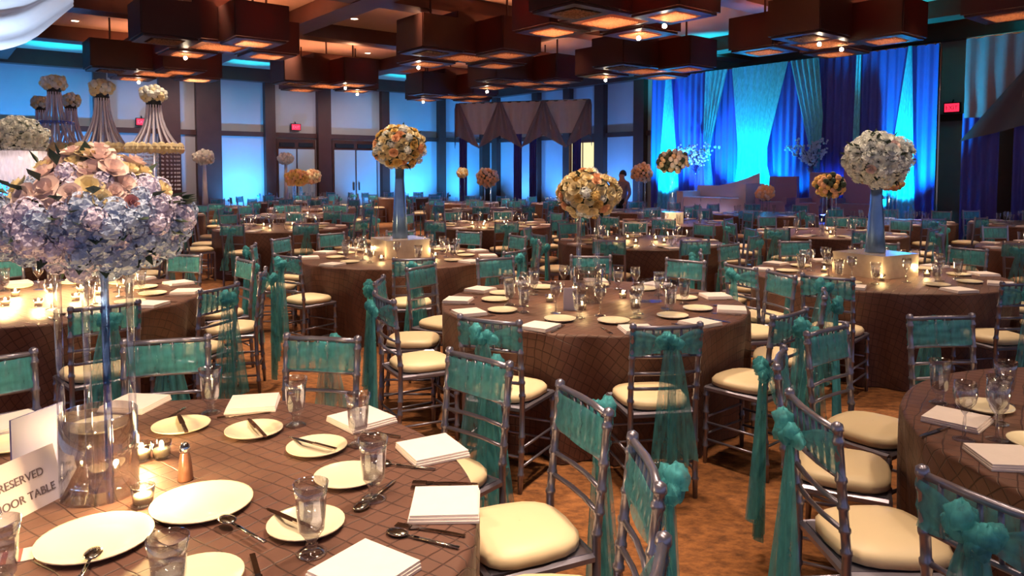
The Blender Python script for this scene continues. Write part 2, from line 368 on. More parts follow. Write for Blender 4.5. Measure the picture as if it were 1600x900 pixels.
# ------------------------------------------------------------------ ceiling cans
rim = MB().lathe([(.075, 0), (.11, -.012), (.12, 0)], 14).mesh('can_rim', 'ceiling')
lens = MB().lathe([(.001, -.004), (.075, -.004)], 14).mesh('lens', 'canlens')
DL = {}; ORD = ['first', 'second', 'third', 'fourth', 'fifth', 'sixth', 'seventh', 'eighth']
for a in (2.9, 5.47, 7.83, 10.4, 12.8):
    for b in (-22.1, -19.75, -17.9, -15.5, -13.7, -11.3, -9.5, -7.1):
        p = AB(a, b, ZC)
        r = p.x/p.y; yy = 1150*(ZC-1.7)/p.y
        if yy > 285 or abs(r) > .72: continue
        DL[a] = DL.get(a, 0)+1
        t = thing('downlight', 'recessed downlight, %s from the far wall in the %s row counted from the left' % (ORD[DL[a]-1], ORD[len(DL)-1]), 'ceiling light', p, 0, 'recessed ceiling downlights')
        link('rim', rim, t); link('lens', lens, t)

# ------------------------------------------------------------------ box chandeliers
def box_shade(sx, h):
    out = []; wl = .035
    mb = MB()
    for k in range(4):
        a = k*PI/2; c = (math.cos(a)*(sx/2-wl/2), math.sin(a)*(sx/2-wl/2), h/2)
        out.append(('side_panel', MB().box((0, 0, 0), (sx-wl if True else sx, wl, h)).mesh('side_panel', 'shade'), c, (0, 0, a+PI/2)))
    fr = MB(); q = sx/2
    for k in range(4):
        a = k*PI/2; fr.box((math.cos(a)*(q-.12), math.sin(a)*(q-.12), -.02), (.16 if k % 2 == 0 else sx-.1, sx-.1 if k % 2 == 0 else .16, .035))
    out.append(('bottom_frame', fr.mesh('bottom_frame', 'shade'), (0, 0, 0)))
    out.append(('frosted_pane', MB().box((0, 0, -.05), (sx*.5, sx*.5, .015)).mesh('frosted_pane', 'frost'), (0, 0, 0)))
    return out
BOXES = [box_shade(1.25, .72), box_shade(.95, .6)]
rod = MB().tube([(0, 0, .6), (0, 0, 1.15)], .022, 6).mesh('hanging_rod', 'shade')
bulb_me = MB().ball((0, 0, 0), .035, 8, 6).mesh('bulb', 'bulb', True)
def chandelier(p, label, lit):
    t = thing('box_chandelier', label, 'chandelier', p, ROTA)
    for i, (x, y, z, k) in enumerate(((0, 0, 0, 0), (1.0, .28, -.04, 1), (-.28, 1.0, -.04, 1), (-1.0, -.28, -.04, 1), (.28, -1.0, -.04, 1))):
        for q in BOXES[k]:
            c = (q[2][0]+x, q[2][1]+y, q[2][2]+z); link(q[0], q[1], t, c, rot=q[3] if len(q) > 3 else None)
        link('hanging_rod', rod, t, (x, y, z))
        if (i+len(label)) % 3 == 0: link('bulb', bulb_me, t, (x+random.uniform(-.25, .25), y+random.uniform(-.25, .25), z-.13))
        R = Matrix.Rotation(ROTA, 3, 'Z'); g = Vector(p) + R @ Vector((x, y, z+.40))
        if i in (0, 1, 2, 4): lamp('chandelier_light', 'POINT', g, (1, .47, .24), 26*lit, shadow_soft_size=.06)
for p, lab, lit in (
    ((-5.4, 13.7, 4.0), 'cluster of dark wooden box shades over the left tables, nearest on that side', 1.3),
    ((-8.4, 17.5, 4.0), 'cluster of dark wooden box shades hanging above the crystal flower towers', 1),
    ((-5.0, 20.0, 4.0), 'cluster of dark wooden box shades above the far wall exit sign', 1),
    ((-.94, 15.0, 4.0), 'large cluster of dark wooden box shades above the cream flower ball', .6),
    ((-1.9, 22.9, 4.0), 'farthest small cluster of dark box shades before the pale swag arch', .5),
    ((.3, 19.4, 4.0), 'cluster of dark box shades directly before the pale swag arch', .5),
    ((1.5, 11.4, 4.0), 'glowing cluster of dark box shades nearest the camera, cut by frame top', 2.2),
    ((3.0, 17.0, 4.0), 'cluster of dark box shades beside the left end of blue drapes', .5),
    ((5.6, 13.4, 4.0), 'large cluster of dark box shades hanging before the blue stage drapes', .7),
    ((8.05, 10.2, 4.0), 'cluster of dark box shades cut off at top right of frame', .6)):
    chandelier(p, lab, lit)

# ------------------------------------------------------------------ drapery
def curtain(u0, u1, z0, z1, folds, amp, off=0, nz=10, l=None, r=None, per=6):
    nu = max(4, int(folds*per))
    def fn(u, v):
        z = z1 + (z0-z1)*v
        a = u0 if l is None else l(v); b = u1 if r is None else r(v)
        x = a+(b-a)*u
        return (x, off - amp*(.6+.4*v)*math.sin(2*PI*folds*u + .6*math.sin(3*v)), z)
    return MB().grid(fn, nu, nz)
def lin(*pts):
    def f(v):
        for (v0, x0), (v1, x1) in zip(pts, pts[1:]):
            if v <= v1: return x0+(x1-x0)*(v-v0)/(v1-v0)
        return pts[-1][1]
    return f
# stage backdrop: local x along B, local y away from the hall, origin at its left end on the floor
BW = 8.04
bd = thing('stage_backdrop', 'tall blue lit wall of gathered drapes with white swags behind the stage', 'drapery', AB(17.3, -14.8, 0), ROTB)
# B increases to the viewer's right; local -y faces the hall
zt = 4.45
MB().tube([(0, .05, zt), (BW, .05, zt)], .03).obj('cross_pipe', 'steel', bd)
for x in (.02, BW/2, BW-.02): MB().tube([(x, .12, 0), (x, .12, zt)], .03).obj('upright_pipe', 'steel', bd)
for x0, x1 in ((0, .62), (.62, 2.1), (2.1, 3.9), (3.9, 5.3), (5.3, 6.35), (6.35, 7.4), (7.4, BW)):
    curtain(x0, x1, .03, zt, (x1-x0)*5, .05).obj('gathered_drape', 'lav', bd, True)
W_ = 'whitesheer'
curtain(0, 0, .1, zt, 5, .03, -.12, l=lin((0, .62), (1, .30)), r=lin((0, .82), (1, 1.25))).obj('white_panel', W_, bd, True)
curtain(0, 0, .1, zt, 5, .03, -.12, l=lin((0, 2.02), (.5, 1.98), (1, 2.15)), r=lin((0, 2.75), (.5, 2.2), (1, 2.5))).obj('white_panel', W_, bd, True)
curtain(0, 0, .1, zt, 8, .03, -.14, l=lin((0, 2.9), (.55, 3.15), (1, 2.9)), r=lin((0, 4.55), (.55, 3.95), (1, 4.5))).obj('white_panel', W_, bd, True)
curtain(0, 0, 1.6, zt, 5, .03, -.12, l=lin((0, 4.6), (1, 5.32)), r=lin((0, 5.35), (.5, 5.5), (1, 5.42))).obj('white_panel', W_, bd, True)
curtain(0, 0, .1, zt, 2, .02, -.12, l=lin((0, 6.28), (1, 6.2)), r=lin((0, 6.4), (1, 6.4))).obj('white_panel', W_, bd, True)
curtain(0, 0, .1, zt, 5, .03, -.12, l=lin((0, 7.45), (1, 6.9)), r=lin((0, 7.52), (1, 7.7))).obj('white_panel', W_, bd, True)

def swag_drape(name, label, p0, p1, zt, zb, bays, legs, m_top='ivorydrape', m_sw='taupe', peaks=None, wide=.52):
    p0 = Vector(p0); p1 = Vector(p1); d = p1-p0; Wd = d.length; rz = math.atan2(d.y, d.x)
    t = thing(name, label, 'drapery', p0, rz)
    MB().tube([(0, .03, zt), (Wd, .03, zt)], .03).obj('cross_pipe', 'steel', t)
    curtain(0, Wd, zb+.5, zt, Wd*3, .04, .0).obj('valance', m_top, t, True)
    bw = Wd/bays
    for xc in (peaks or [k*bw for k in range(bays+1)]):     # gathered tails fall from each peak and spread downwards
        wd = bw*wide
        l_ = lin((0, xc-.06), (1, xc-wd)); r_ = lin((0, xc+.06), (1, xc+wd))
        def fn(u, v, l_=l_, r_=r_):
            x = l_(v)+(r_(v)-l_(v))*u; c = abs(2*u-1)
            z = zt - (zt-zb)*v*(.72+.28*c) if True else 0
            return (min(max(x, -.1), Wd+.1), -.08-.05*math.sin(u*24), zt-(zt-zb)*v + .45*v*(1-c)*1.0)
        MB().grid(fn, 28, 8).obj('swag', m_sw, t, True)
    for x, wd in legs:
        curtain(x-wd/2, x+wd/2, .02, zb+.6, 4, .04, .06).obj('leg_drape', 'lav', t, True)
        MB().tube([(x, .14, 0), (x, .14, zt)], .03).obj('upright_pipe', 'steel', t)
    return t
swag_drape('swag_arch', 'pale swagged drape arch on pipes in the far corner of the hall', (-1.89, 26.2, 0), (2.57, 24.6, 0), 4.05, 2.45, 3, ((.15, .3), (2.2, .3), (2.75, .25), (4.3, .3)))
s0 = AB(17.2, -6.2, 0); s1 = AB(17.2, -1.4, 0)
swag_drape('swag_curtain', 'dark taupe swagged curtain at the right of the stage', s0, s1, 4.45, 2.3, 2, ((.3, .7), (1.2, .6), (2.2, .6), (3.4, .7)), 'taupe', 'darktaupe', [1.75], .75)
# white ceiling swag, upper left
t = thing('ceiling_swag', 'white voile swag hung from the ceiling in the upper left corner', 'drapery', (-9.48, 11.5, 0))
def cs(u, v):
    x = 2.75 - 4.6*u
    z_lo = lin((0, 4.22), (.072, 3.96), (.115, 3.79), (.17, 3.65), (.235, 3.56), (.4, 3.5), (1, 3.4))(u); z_hi = 5.12
    return (x, -.3*math.sin(PI*v) + .05*math.sin(v*30 + u*4), z_hi + (z_lo-z_hi)*v)
MB().grid(cs, 24, 26).obj('voile', 'white', t, True)
MB().tube([(2.8, 0, 5.12), (-1.9, 0, 5.12)], .02).obj('hanging_cable', 'steel', t)
lamp('swag_washer', 'SPOT', (-9.3, 10.4, 1.0), (.55, .75, 1.0), 520, (-7.9, 11.4, 4.3), spot_size=math.radians(50), spot_blend=.9, shadow_soft_size=.1)

# ------------------------------------------------------------------ stage and its furniture
struct(abquad(15.75, 18.6, -15.0, -6.4, 0, .45).obj('stage', 'stagefloor'))
def high_chair(p, h, wd, m, label):
    t = thing('throne_chair', label, 'chair', p, ROTB)
    MB().box((0, 0, .36), (wd, .6, .26)).obj('seat', m, t)
    b = MB(); b.box((0, .3, h/2+.1), (wd, .12, h-.2), taper=.94); b.obj('backrest', m, t)
    for x in (-1, 1):
        MB().box((x*(wd/2-.02), 0, .52), (.1, .58, .16)).obj('armrest', m, t)
        for y in (-1, 1): MB().box((x*(wd/2-.08), y*.22, .115), (.06, .06, .23)).obj('leg', 'wood', t)
high_chair(Vector((6.45, 17.9, .45)), 1.1, .78, 'throne', 'square backed mauve stage armchair beside the white sofa')
high_chair(Vector((7.05, 17.15, .45)), 1.2, .55, 'throne', 'narrow mauve stage armchair standing between two square ones')
high_chair(AB(16.55, -8.1, .45), 1.62, .95, 'throne', 'tallest high backed mauve stage chair behind the yellow flower cluster')
t = thing('stage_sofa', 'white tufted sofa on the stage before the cyan-lit panel', 'sofa', Vector((5.35, 19.0, .45)), ROTB)
MB().box((0, 0, .28), (1.9, .75, .32)).obj('seat', 'sofa', t)
for k in range(3): MB().box((-.6+.6*k, -.03, .49), (.58, .68, .12)).obj('cushion', 'sofa', t)
MB().grid(lambda u, v: (-.95+1.9*u, .36, .3+v*(.5+.4*(u**2))), 12, 4).box((0, .40, .55), (1.9, .1, .6)).obj('backrest', 'sofa', t)
MB().box((.95, 0, .55), (.2, .8, .75)).obj('armrest', 'sofa', t); MB().box((-.95, 0, .45), (.2, .8, .5)).obj('armrest', 'sofa', t)
for x in (-.85, .85):
    for y in (-.3, .3): MB().box((x, y, .06), (.07, .07, .12)).obj('leg', 'wood', t)
def branches(p, label, seed, m):
    rnd = random.Random(seed); t = thing('branch_arrangement', label, 'flowers', p, ROTB)
    MB().lathe([(.12, 0), (.14, .02), (.05, .2), (.05, 1.15), (.14, 1.3), (.13, 1.3), (.03, 1.12)], 10).obj('pedestal_vase', 'acrylic', t, True)
    mb = MB(); fl = MB()
    for k in range(16):
        a = rnd.uniform(0, 2*PI); L = rnd.uniform(.35, .8); pts = []
        for i in range(6):
            s = i/5; pts.append((math.cos(a)*L*s**1.6, math.sin(a)*L*.3*s**1.6, 1.2+s*rnd.uniform(.75, .85)*(1.1-.3*s)+.1*math.sin(s*4+k)))
        mb.tube(pts, [.014-.011*i/5 for i in range(6)], 4)
        for q in pts[2:]:
            for j in range(5):
                fl.ball((q[0]+rnd.uniform(-.07, .07), q[1]+rnd.uniform(-.07, .07), q[2]+rnd.uniform(-.06, .06)), rnd.uniform(.02, .04), 5, 3)
    mb.obj('branch', 'branch', t); tag(fl.obj('blossoms', m, t), kind='stuff')
branches(AB(16.85, -12.8, .45), 'tall flowering branches in a clear stand left of the cyan-lit panel', 3, 'hyd_white')
branches(AB(16.95, -9.45, .45), 'tall blue flowering branches in a clear stand right of the cyan-lit panel', 4, 'hyd_blue')

# ------------------------------------------------------------------ chiavari chairs
def yb(z): return -.19 - .1*max(0, z-.45)
def ringed(path_fn, z0, z1, rings, r, n=8):
    zs = [z0]; rr = [r*.8]
    for z in rings: zs += [z-.012, z-.006, z+.006, z+.012]; rr += [r, r*1.28, r*1.28, r]
    zs += [z1]; rr += [r]
    return [path_fn(z) for z in zs], rr
def rear_path(sx):
    return lambda z: (sx*(.172+.006*z), (-.19-.025*(1-z/.45)) if z < .45 else yb(z), z)
def post_mesh(sx):
    pts, rr = ringed(rear_path(sx), 0, .90, (.10, .22, .30, .52, .59, .665, .75, .87), .0145)
    p = rear_path(sx)
    pts += [p(.905), p(.91), p(.925), p(.932)]; rr += [.019, .019, .017, .006]
    return MB().tube(pts, rr, 8).mesh('back_post', 'silver', True)
def front_leg(sx):
    pts, rr = ringed(lambda z: (sx*(.192-.012*z), .168, z), 0, .44, (.10, .20, .30, .40), .0145)
    return MB().tube(pts, rr, 8).mesh('leg', 'silver', True)
def rail(z, r=.010, x=.172):
    zz = z; return MB().tube([(-x, yb(zz), zz), (-x*.34, yb(zz)-.012, zz), (-x*.3, yb(zz)-.013, zz), (x*.3, yb(zz)-.013, zz), (x*.34, yb(zz)-.012, zz), (x, yb(zz), zz)], [r, r, r, r, r, r], 6)
def cushion_mesh(n=20):
    mb = MB(); prof = [(.90, .455), (1.0, .465), (1.0, .49), (.93, .505), (.7, .516), (.35, .521), (.01, .523)]
    for s, z in prof:
        for k in range(n):
            t = 2*PI*k/n; c, q = math.cos(t), math.sin(t)
            x = math.copysign(abs(c)**.66, c); y = math.copysign(abs(q)**.66, q)
            mb.v.append((x*s*(.186+.012*y), y*s*.187+.003, z))
    m = len(prof)
    for i in range(m-1):
        for k in range(n):
            k2 = (k+1) % n; mb.f.append((i*n+k, i*n+k2, (i+1)*n+k2, (i+1)*n+k))
    mb.f.append(tuple(n-1-k for k in range(n)))
    return mb.mesh('seat_cushion', 'cushion', True)
def frame_mesh():
    mb = MB(); z = .44
    c = [(-.172, -.185), (.172, -.185), (.19, .172), (-.19, .172)]
    for i in range(4):
        a, b = c[i], c[(i+1) % 4]; mb.tube([(a[0], a[1], z), (b[0], b[1], z)], .016, 6)
    mb.box((0, -.005, .448), (.33, .34, .012))
    return mb.mesh('seat_frame', 'silver')
def band_mesh(seed):
    rnd = random.Random(seed); ph = rnd.uniform(0, 6)
    def fr(u, v):
        x = -.192+.384*u; z = .762+.133*v
        return (x, yb(z)+.022*(1-abs(2*u-1)**6)-.004 + .004*math.sin(v*16+ph+u*7), z)
    def bk(u, v):
        x = -.192+.384*u; k = math.exp(-((u-.5)/.22)**2); zm = .825
        z = zm + (.762+.133*v-zm)*(1-.72*k)
        return (x, yb(z)-.026-.028*k+.018*abs(2*u-1)**6 + .006*math.sin(v*14+ph), z)
    return MB().grid(fr, 14, 7).grid(bk, 18, 7).mesh('sash_band', 'sash', True)
def bow_mesh(seed):
    rnd = random.Random(seed); mb = MB(); y0 = yb(.83)-.06
    mb.ball((0, y0-.01, .828), .032, 8, 6, (1, .8, 1.1))
    for s in (-1, 1):
        L = rnd.uniform(.06, .09); wd = rnd.uniform(.032, .045); dz = rnd.uniform(-.02, .05)
        def puff(u, v, s=s, L=L, wd=wd):
            a = 2*PI*v; r = wd*math.sin(PI*min(1, .12+u*.88))**.8*(.9+.16*math.sin(5*a+3*u))
            return (s*(.01+L*u), y0-.015+r*.7*math.cos(a), .83+dz*u+r*math.sin(a))
        mb.grid(puff, 7, 12)
    for k in range(4):
        cx, cz = rnd.uniform(-.05, .05), rnd.uniform(-.02, .05); r0 = rnd.uniform(.025, .036); p0 = rnd.uniform(0, 6)
        def crump(u, v):
            a, e = 2*PI*u, PI*v; r = r0*(1+.16*math.sin(3*a+p0+3*e)+.1*math.sin(6*e))
            return (cx+r*math.sin(e)*math.cos(a), y0-.03+r*math.sin(e)*math.sin(a), .83+cz+r*math.cos(e))
        mb.grid(crump, 12, 8)
    return mb.mesh('sash_bow', 'sash', True)
def tail_mesh(seed, s):
    rnd = random.Random(seed); y0 = yb(.83)-.065; L = rnd.uniform(.60, .74); sp = rnd.uniform(.03, .07); w1 = rnd.uniform(.14, .20); ph = rnd.uniform(0, 6)
    def fn(u, v):
        w_ = .035+(w1-.035)*v**.6; cx = s*(.012+sp*v)
        return (cx+(u-.5)*w_, y0-.012-.02*v+.022*math.sin(u*17+ph+v)*(.25+.75*v)-.008*s, .83-(L+.03*math.sin(u*5))*v)
    return MB().grid(fn, 16, 9).mesh('sash_tail', 'sash', True)
PIECES = [('back_post', post_mesh(-1)), ('back_post', post_mesh(1)), ('leg', front_leg(-1)), ('leg', front_leg(1)),
          ('seat_frame', frame_mesh()), ('seat_cushion', cushion_mesh())]
_tr = rail(.905, .0125).mesh('top_rail', 'silver', True); PIECES.append(('top_rail', _tr))
for z in (.755, .665, .585): PIECES.append(('back_rail', rail(z, .0095).mesh('back_rail', 'silver', True)))
for k in range(6):
    x = -.172+.344*(k+1)/7
    PIECES.append(('spindle', MB().tube([(x, yb(.755)-.011, .755), (x, yb(.83)-.011, .82), (x, yb(.83)-.011, .835), (x, yb(.9)-.011, .905)], [.0065, .0085, .0085, .0065], 6).mesh('spindle', 'silver', True)))
for z, y0 in ((.14, 0), (.24, 0)):
    for s in (-1, 1): PIECES.append(('stretcher', MB().tube([(s*.188, .168, z), (s*.174, -.205, z)], .008, 6).mesh('stretcher', 'silver', True)))
for z in (.17, .27): PIECES.append(('stretcher', MB().tube([(-.188, .168, z), (.188, .168, z)], .008, 6).mesh('stretcher', 'silver', True)))
PIECES.append(('stretcher', MB().tube([(-.174, -.2, .19), (.174, -.2, .19)], .008, 6).mesh('stretcher', 'silver', True)))
SASHES = [(band_mesh(k), bow_mesh(k+10), tail_mesh(k+20, -1), tail_mesh(k+30, 1)) for k in range(4)]
# far chair: frame, cushion, sash
def far_frame():
    mb = MB()
    for s in (-1, 1):
        p = rear_path(s); mb.tube([p(0), p(.45), p(.93)], .0155, 4); mb.tube([(s*.192, .168, 0), (s*.187, .168, .44)], .0155, 4)
        mb.tube([(s*.188, .168, .2), (s*.174, -.2, .2)], .009, 3)
    for z, r in ((.905, .013), (.755, .010), (.63, .010), (.19, .009)): mb.tube([(-.172, yb(z), z), (.172, yb(z), z)], r, 4, False)
    for k in range(4):
        x = -.172+.344*(k+1)/5; mb.tube([(x, yb(.755), .755), (x, yb(.9), .905)], .007, 3, False)
    mb.box((0, -.005, .44), (.37, .36, .03))
    return mb.mesh('frame', 'silver')
FFRAME = far_frame(); FCUSH = cushion_mesh(12)
def far_sash(seed):
    rnd = random.Random(seed); mb = MB()
    mb.grid(lambda u, v: (-.19+.38*u, yb(.83)+.02*(1-abs(2*u-1)**4), .762+.133*v), 4, 1)
    mb.grid(lambda u, v: (-.19+.38*u, yb(.83)-.03-.02*math.exp(-((u-.5)/.2)**2), .825+(v-.5)*.133*(1-.6*math.exp(-((u-.5)/.22)**2))), 8, 1)
    y0 = yb(.83)-.07
    for s in (-1, 1): mb.ball((s*.055, y0, .84), .05, 6, 4, (1.2, .5, .8))
    for s in (-1, 1):
        L = rnd.uniform(.55, .68); sp = rnd.uniform(.05, .1)
        mb.grid(lambda u, v: (s*(.012+sp*v)+(u-.5)*(.04+.09*v), y0+.015*math.sin(u*9+s)*v, .82-L*v), 5, 3)
    return mb.mesh('sash', 'sash', True)
FSASH = [far_sash(k) for k in range(3)]
def chair(x, y, rz, label, group=None, near=True):
    t = thing('chiavari_chair', label, 'chair', (x, y, 0), rz, group)
    if near:
        for p in PIECES: link(p[0], p[1], t)
        b = random.choice(SASHES)
        for nm, me in zip(('sash_band', 'sash_bow', 'sash_tail', 'sash_tail'), b): link(nm, me, t)
    else:
        link('frame', FFRAME, t); link('seat_cushion', FCUSH, t); link('sash', random.choice(FSASH), t)
    return t

# ------------------------------------------------------------------ tables
TR = 1.07
def cloth_mesh(n, seed, zs):
    rnd = random.Random(seed); ph = [rnd.uniform(0, 6) for _ in range(4)]
    prof = [(.001, .762, 0), (TR*.35, .762, 0), (TR*.7, .762, 0), (TR-.02, .762, 0), (TR-.004, .757, 0), (TR, .745, .03)] + [(TR, z, (1-z/.745)) for z in zs]
    v = []; uv = []; f = []
    for r, z, k in prof:
        for i in range(n):
            t = 2*PI*i/n
            w_ = k**.6*(.036*math.sin(17*t+ph[0]+1.3*math.sin(3*t)) + .018*math.sin(29*t+ph[1]+2*math.sin(5*t)) + .012*math.sin(9*t+ph[2]))*(1 if k else 0)
            rr = r - .05*k + w_
            v.append((rr*math.cos(t), rr*math.sin(t), z)); d = r + (.76-z if k else 0)
            uv.append((d*math.cos(t), d*math.sin(t)))
    m = len(prof)
    for j in range(m-1):
        for i in range(n):
            i2 = (i+1) % n; f.append((j*n+i, (j+1)*n+i, (j+1)*n+i2, j*n+i2))
    me = bpy.data.meshes.new('tablecloth'); me.from_pydata(v, [], f); me.materials.append(M['cloth'])
    l = me.uv_layers.new(name='UVMap')
    for lp in me.loops: l.data[lp.index].uv = uv[lp.vertex_index]
    me.polygons.foreach_set('use_smooth', [True]*len(me.polygons)); me.update()
    return me
CLOTH_N = [cloth_mesh(150, k, (.66, .5, .34, .18, .006)) for k in range(3)]
CLOTH_F = [cloth_mesh(64, k, (.5, .25, .006)) for k in range(2)]
TOP = MB().lathe([(.001, .73), (1.02, .73), (1.02, .755), (.001, .755)], 32).mesh('tabletop', 'wood')
TLEG = MB().tube([(0, 0, .0), (0, 0, .73)], [.05, .04], 6).mesh('leg', 'steel')
def table(x, y, label, near):
    t = thing('round_table', label, 'table', (x, y, 0))
    link('tablecloth', random.choice(CLOTH_N if near else CLOTH_F), t); link('tabletop', TOP, t)
    for k in range(4): link('leg', TLEG, t, (.6*math.cos(k*PI/2+.4), .6*math.sin(k*PI/2+.4), 0))
    return t

# ------------------------------------------------------------------ tableware
TZ = .7625
def plate_mesh(R):
    return MB().lathe([(.001, .004), (R*.62, .004), (R*.68, .006), (R*.97, .016), (R, .018), (R, .014), (R*.7, .001), (R*.6, 0), (.001, 0)], 32).mesh('plate', 'china', True)
PL_S, PL_L = plate_mesh(.1), plate_mesh(.135)
PL_F = MB().lathe([(.001, .004), (.065, .005), (.1, .016), (.07, 0), (.001, 0)], 14).mesh('plate', 'china', True)
GOB = MB().lathe([(.001, .004), (.034, .003), (.036, 0), (.038, .004), (.018, .012), (.011, .020), (.016, .026), (.011, .032), (.020, .046), (.031, .062), (.035, .10), (.037, .14), (.043, .178), (.0415, .178), (.0355, .14), (.0335, .10), (.029, .064), (.001, .05)], 20).mesh('bowl', 'glass', True)
GOBW = MB().lathe([(.001, .054), (.027, .066), (.0325, .10), (.033, .118), (.001, .118)], 16).mesh('water', 'water', True)
GOB_F = MB().lathe([(.036, 0), (.011, .02), (.031, .062), (.037, .14), (.043, .178)], 9).mesh('goblet', 'glass', True)
WIN_ = [(.001, .002), (.036, 0), (.036, .003), (.006, .012), (.0045, .09), (.012, .102), (.034, .135), (.039, .165), (.034, .205), (.0325, .205), (.0375, .165), (.032, .137), (.001, .106)]
WINE = MB().lathe(WIN_, 20).mesh('wine_glass', 'glass', True)
WIN_F = MB().lathe([(.036, 0), (.006, .012), (.0045, .09), (.034, .135), (.039, .165), (.034, .205)], 8).mesh('wine_glass', 'glass', True)
def napkin_meshes():
    a = MB(); 
    for k in range(3): a.box((0, .002*k, .004+.007*k), (.19-.004*k, .19-.004*k, .0066), .008*k)
    return a.mesh('napkin', 'napkin')
NAP = napkin_meshes(); NAP_F = MB().box((0, 0, .008), (.17, .17, .016)).mesh('napkin', 'napkin')
def fork_mesh():
    mb = MB(); mb.grid(lambda u, v: ((u-.5)*(.012-.004*math.sin(PI*v)), -.1+.13*v, .004+.003*math.sin(PI*v)), 3, 8)
    mb.grid(lambda u, v: ((u-.5)*(.008+.016*v**.7), .03+.025*v, .006-.003*v), 3, 3)
    for k in range(4): mb.box((-.009+.006*k, .075, .0045), (.0032, .042, .0018))
    mb.box((0, -.03, .003), (.007, .13, .002)); return mb.mesh('fork', 'steel')
def knife_mesh():
    mb = MB(); mb.box((0, -.055, .004), (.013, .10, .006)); mb.grid(lambda u, v: ((u-.5)*.018*(1-.7*v**5), -.005+.12*v, .004), 2, 8); mb.box((0, .05, .003), (.012, .11, .0015))
    return mb.mesh('knife', 'steel')
def spoon_mesh():
    mb = MB(); mb.box((0, -.06, .006), (.009, .13, .003)); mb.box((0, .01, .006), (.006, .04, .003))
    mb.ball((0, .055, .008), .022, 12, 6, (1, 1.45, .3)); return mb.mesh('spoon', 'steel', True)
FORK, KNIFE, SPOON = fork_mesh(), knife_mesh(), spoon_mesh()
CUP = MB().lathe([(.001, 0), (.026, 0), (.032, .055), (.030, .055), (.025, .006), (.001, .006)], 14).mesh('glass_cup', 'glass', True)
WAX = MB().lathe([(.001, .007), (.023, .007), (.025, .03), (.001, .03)], 12).mesh('wax', 'wax', True)
FLAME = MB().ball((0, 0, .042), .008, 6, 6, (1, 1, 1.9)).mesh('flame', 'flame', True)
def goblet(x, y, label, group=None, near=True):
    if near:
        t = thing('water_goblet', label, 'glass', (x, y, TZ), 0, group); link('bowl', GOB, t); link('water', GOBW, t); return t
    return tag(link('water_goblet', GOB_F, None, (x, y, TZ)), label, 'glass', group)
def wine(x, y, label, group=None, near=True): return tag(link('wine_glass', WINE if near else WIN_F, None, (x, y, TZ)), label, 'wine glass', group)
def plate(x, y, label, group=None, kind=0, z=TZ):
    t = link('dessert_plate' if kind != 1 else 'dinner_plate', (PL_S, PL_L, PL_F)[kind], None, (x, y, z)); return tag(t, label, 'plate', group)
def napkin(x, y, rz, label, group=None, near=True): return tag(link('folded_napkin', NAP if near else NAP_F, None, (x, y, TZ), rz), label, 'napkin', group)
def cutlery(kind, x, y, rz, label, group=None, z=TZ, tilt=0):
    me = {'fork': FORK, 'knife': KNIFE, 'spoon': SPOON}[kind]
    return tag(link('table_'+kind, me, None, (x, y, z), rot=(tilt, 0, rz)), label, kind, group)
def votive(x, y, label, group=None, light=0, z=TZ):
    t = thing('votive_candle', label, 'candle', (x, y, z), 0, group); link('glass_cup', CUP, t); link('wax', WAX, t); link('flame', FLAME, t)
    if light: lamp('candle_light', 'POINT', (x, y, z+.075), (1, .66, .26), light, shadow_soft_size=.02)
    return t

# ------------------------------------------------------------------ flowers
def rose_mesh(m):
    mb = MB()
    for ring, (np_, r, h, tilt) in enumerate(((3, .35, .85, .12), (5, .65, .7, .4), (5, .95, .45, .75))):
        for k in range(np_):
            a = 2*PI*(k+.5*ring)/np_; wd = PI/np_*1.25
            rows = []
            for j, (rr, z) in enumerate(((.12, 0), (r*.75, h*.6), (r*(1+tilt*.15), h))):
                for i in (-1, 0, 1): rows.append((rr*math.cos(a+i*wd*.8), rr*math.sin(a+i*wd*.8), z + (.08 if i == 0 and j == 2 else 0)))
            mb.add(rows, [(0, 1, 4, 3), (1, 2, 5, 4), (3, 4, 7, 6), (4, 5, 8, 7)])
    return mb.mesh('rose', m, True)
def hyd_mesh(m, seed, n=24):
    mb = MB(); rnd = random.Random(seed)
    for k in range(n):
        z = 1-1.7*(k+.5)/n; rr = math.sqrt(max(0, 1-z*z)); a = k*2.39996; c = Vector((rr*math.cos(a), rr*math.sin(a), z))*.86
        nrm = c.normalized(); u = nrm.orthogonal().normalized(); v = nrm.cross(u); ro = rnd.uniform(0, 1.5)
        for q in range(4):
            t = ro+q*PI/2; d = u*math.cos(t)+v*math.sin(t); e = u*-math.sin(t)+v*math.cos(t); s = .30
            mb.add([c, c+d*s*.6+e*s*.5+nrm*.12, c+d*s*1.15+nrm*.05, c+d*s*.6-e*s*.5+nrm*.12], [(0, 1, 2, 3)])
    mb.ball((0, 0, 0), .72, 6, 4)
    return mb.mesh('hydrangea', m)
def leaf_mesh():
    return MB().add([(0, 0, 0), (.35, .45, .12), (0, 1.0, .05), (-.35, .45, .12), (0, .5, -.03)], [(0, 1, 4), (1, 2, 4), (2, 3, 4), (3, 0, 4)]).mesh('leaf', 'leaf')
ROSE = {k: rose_mesh(k) for k in ('rose_pink', 'rose_red', 'rose_cream', 'rose_peach', 'rose_gold', 'hyd_white')}
HYD = {k: hyd_mesh(k, 5) for k in ('hyd_blue', 'hyd_lav', 'hyd_white', 'rose_cream', 'rose_gold')}
LEAF = leaf_mesh()
def fib(n):
    for k in range(n):
        z = 1-2*(k+.5)/n; r = math.sqrt(1-z*z); a = k*2.39996; yield Vector((r*math.cos(a), r*math.sin(a), z))
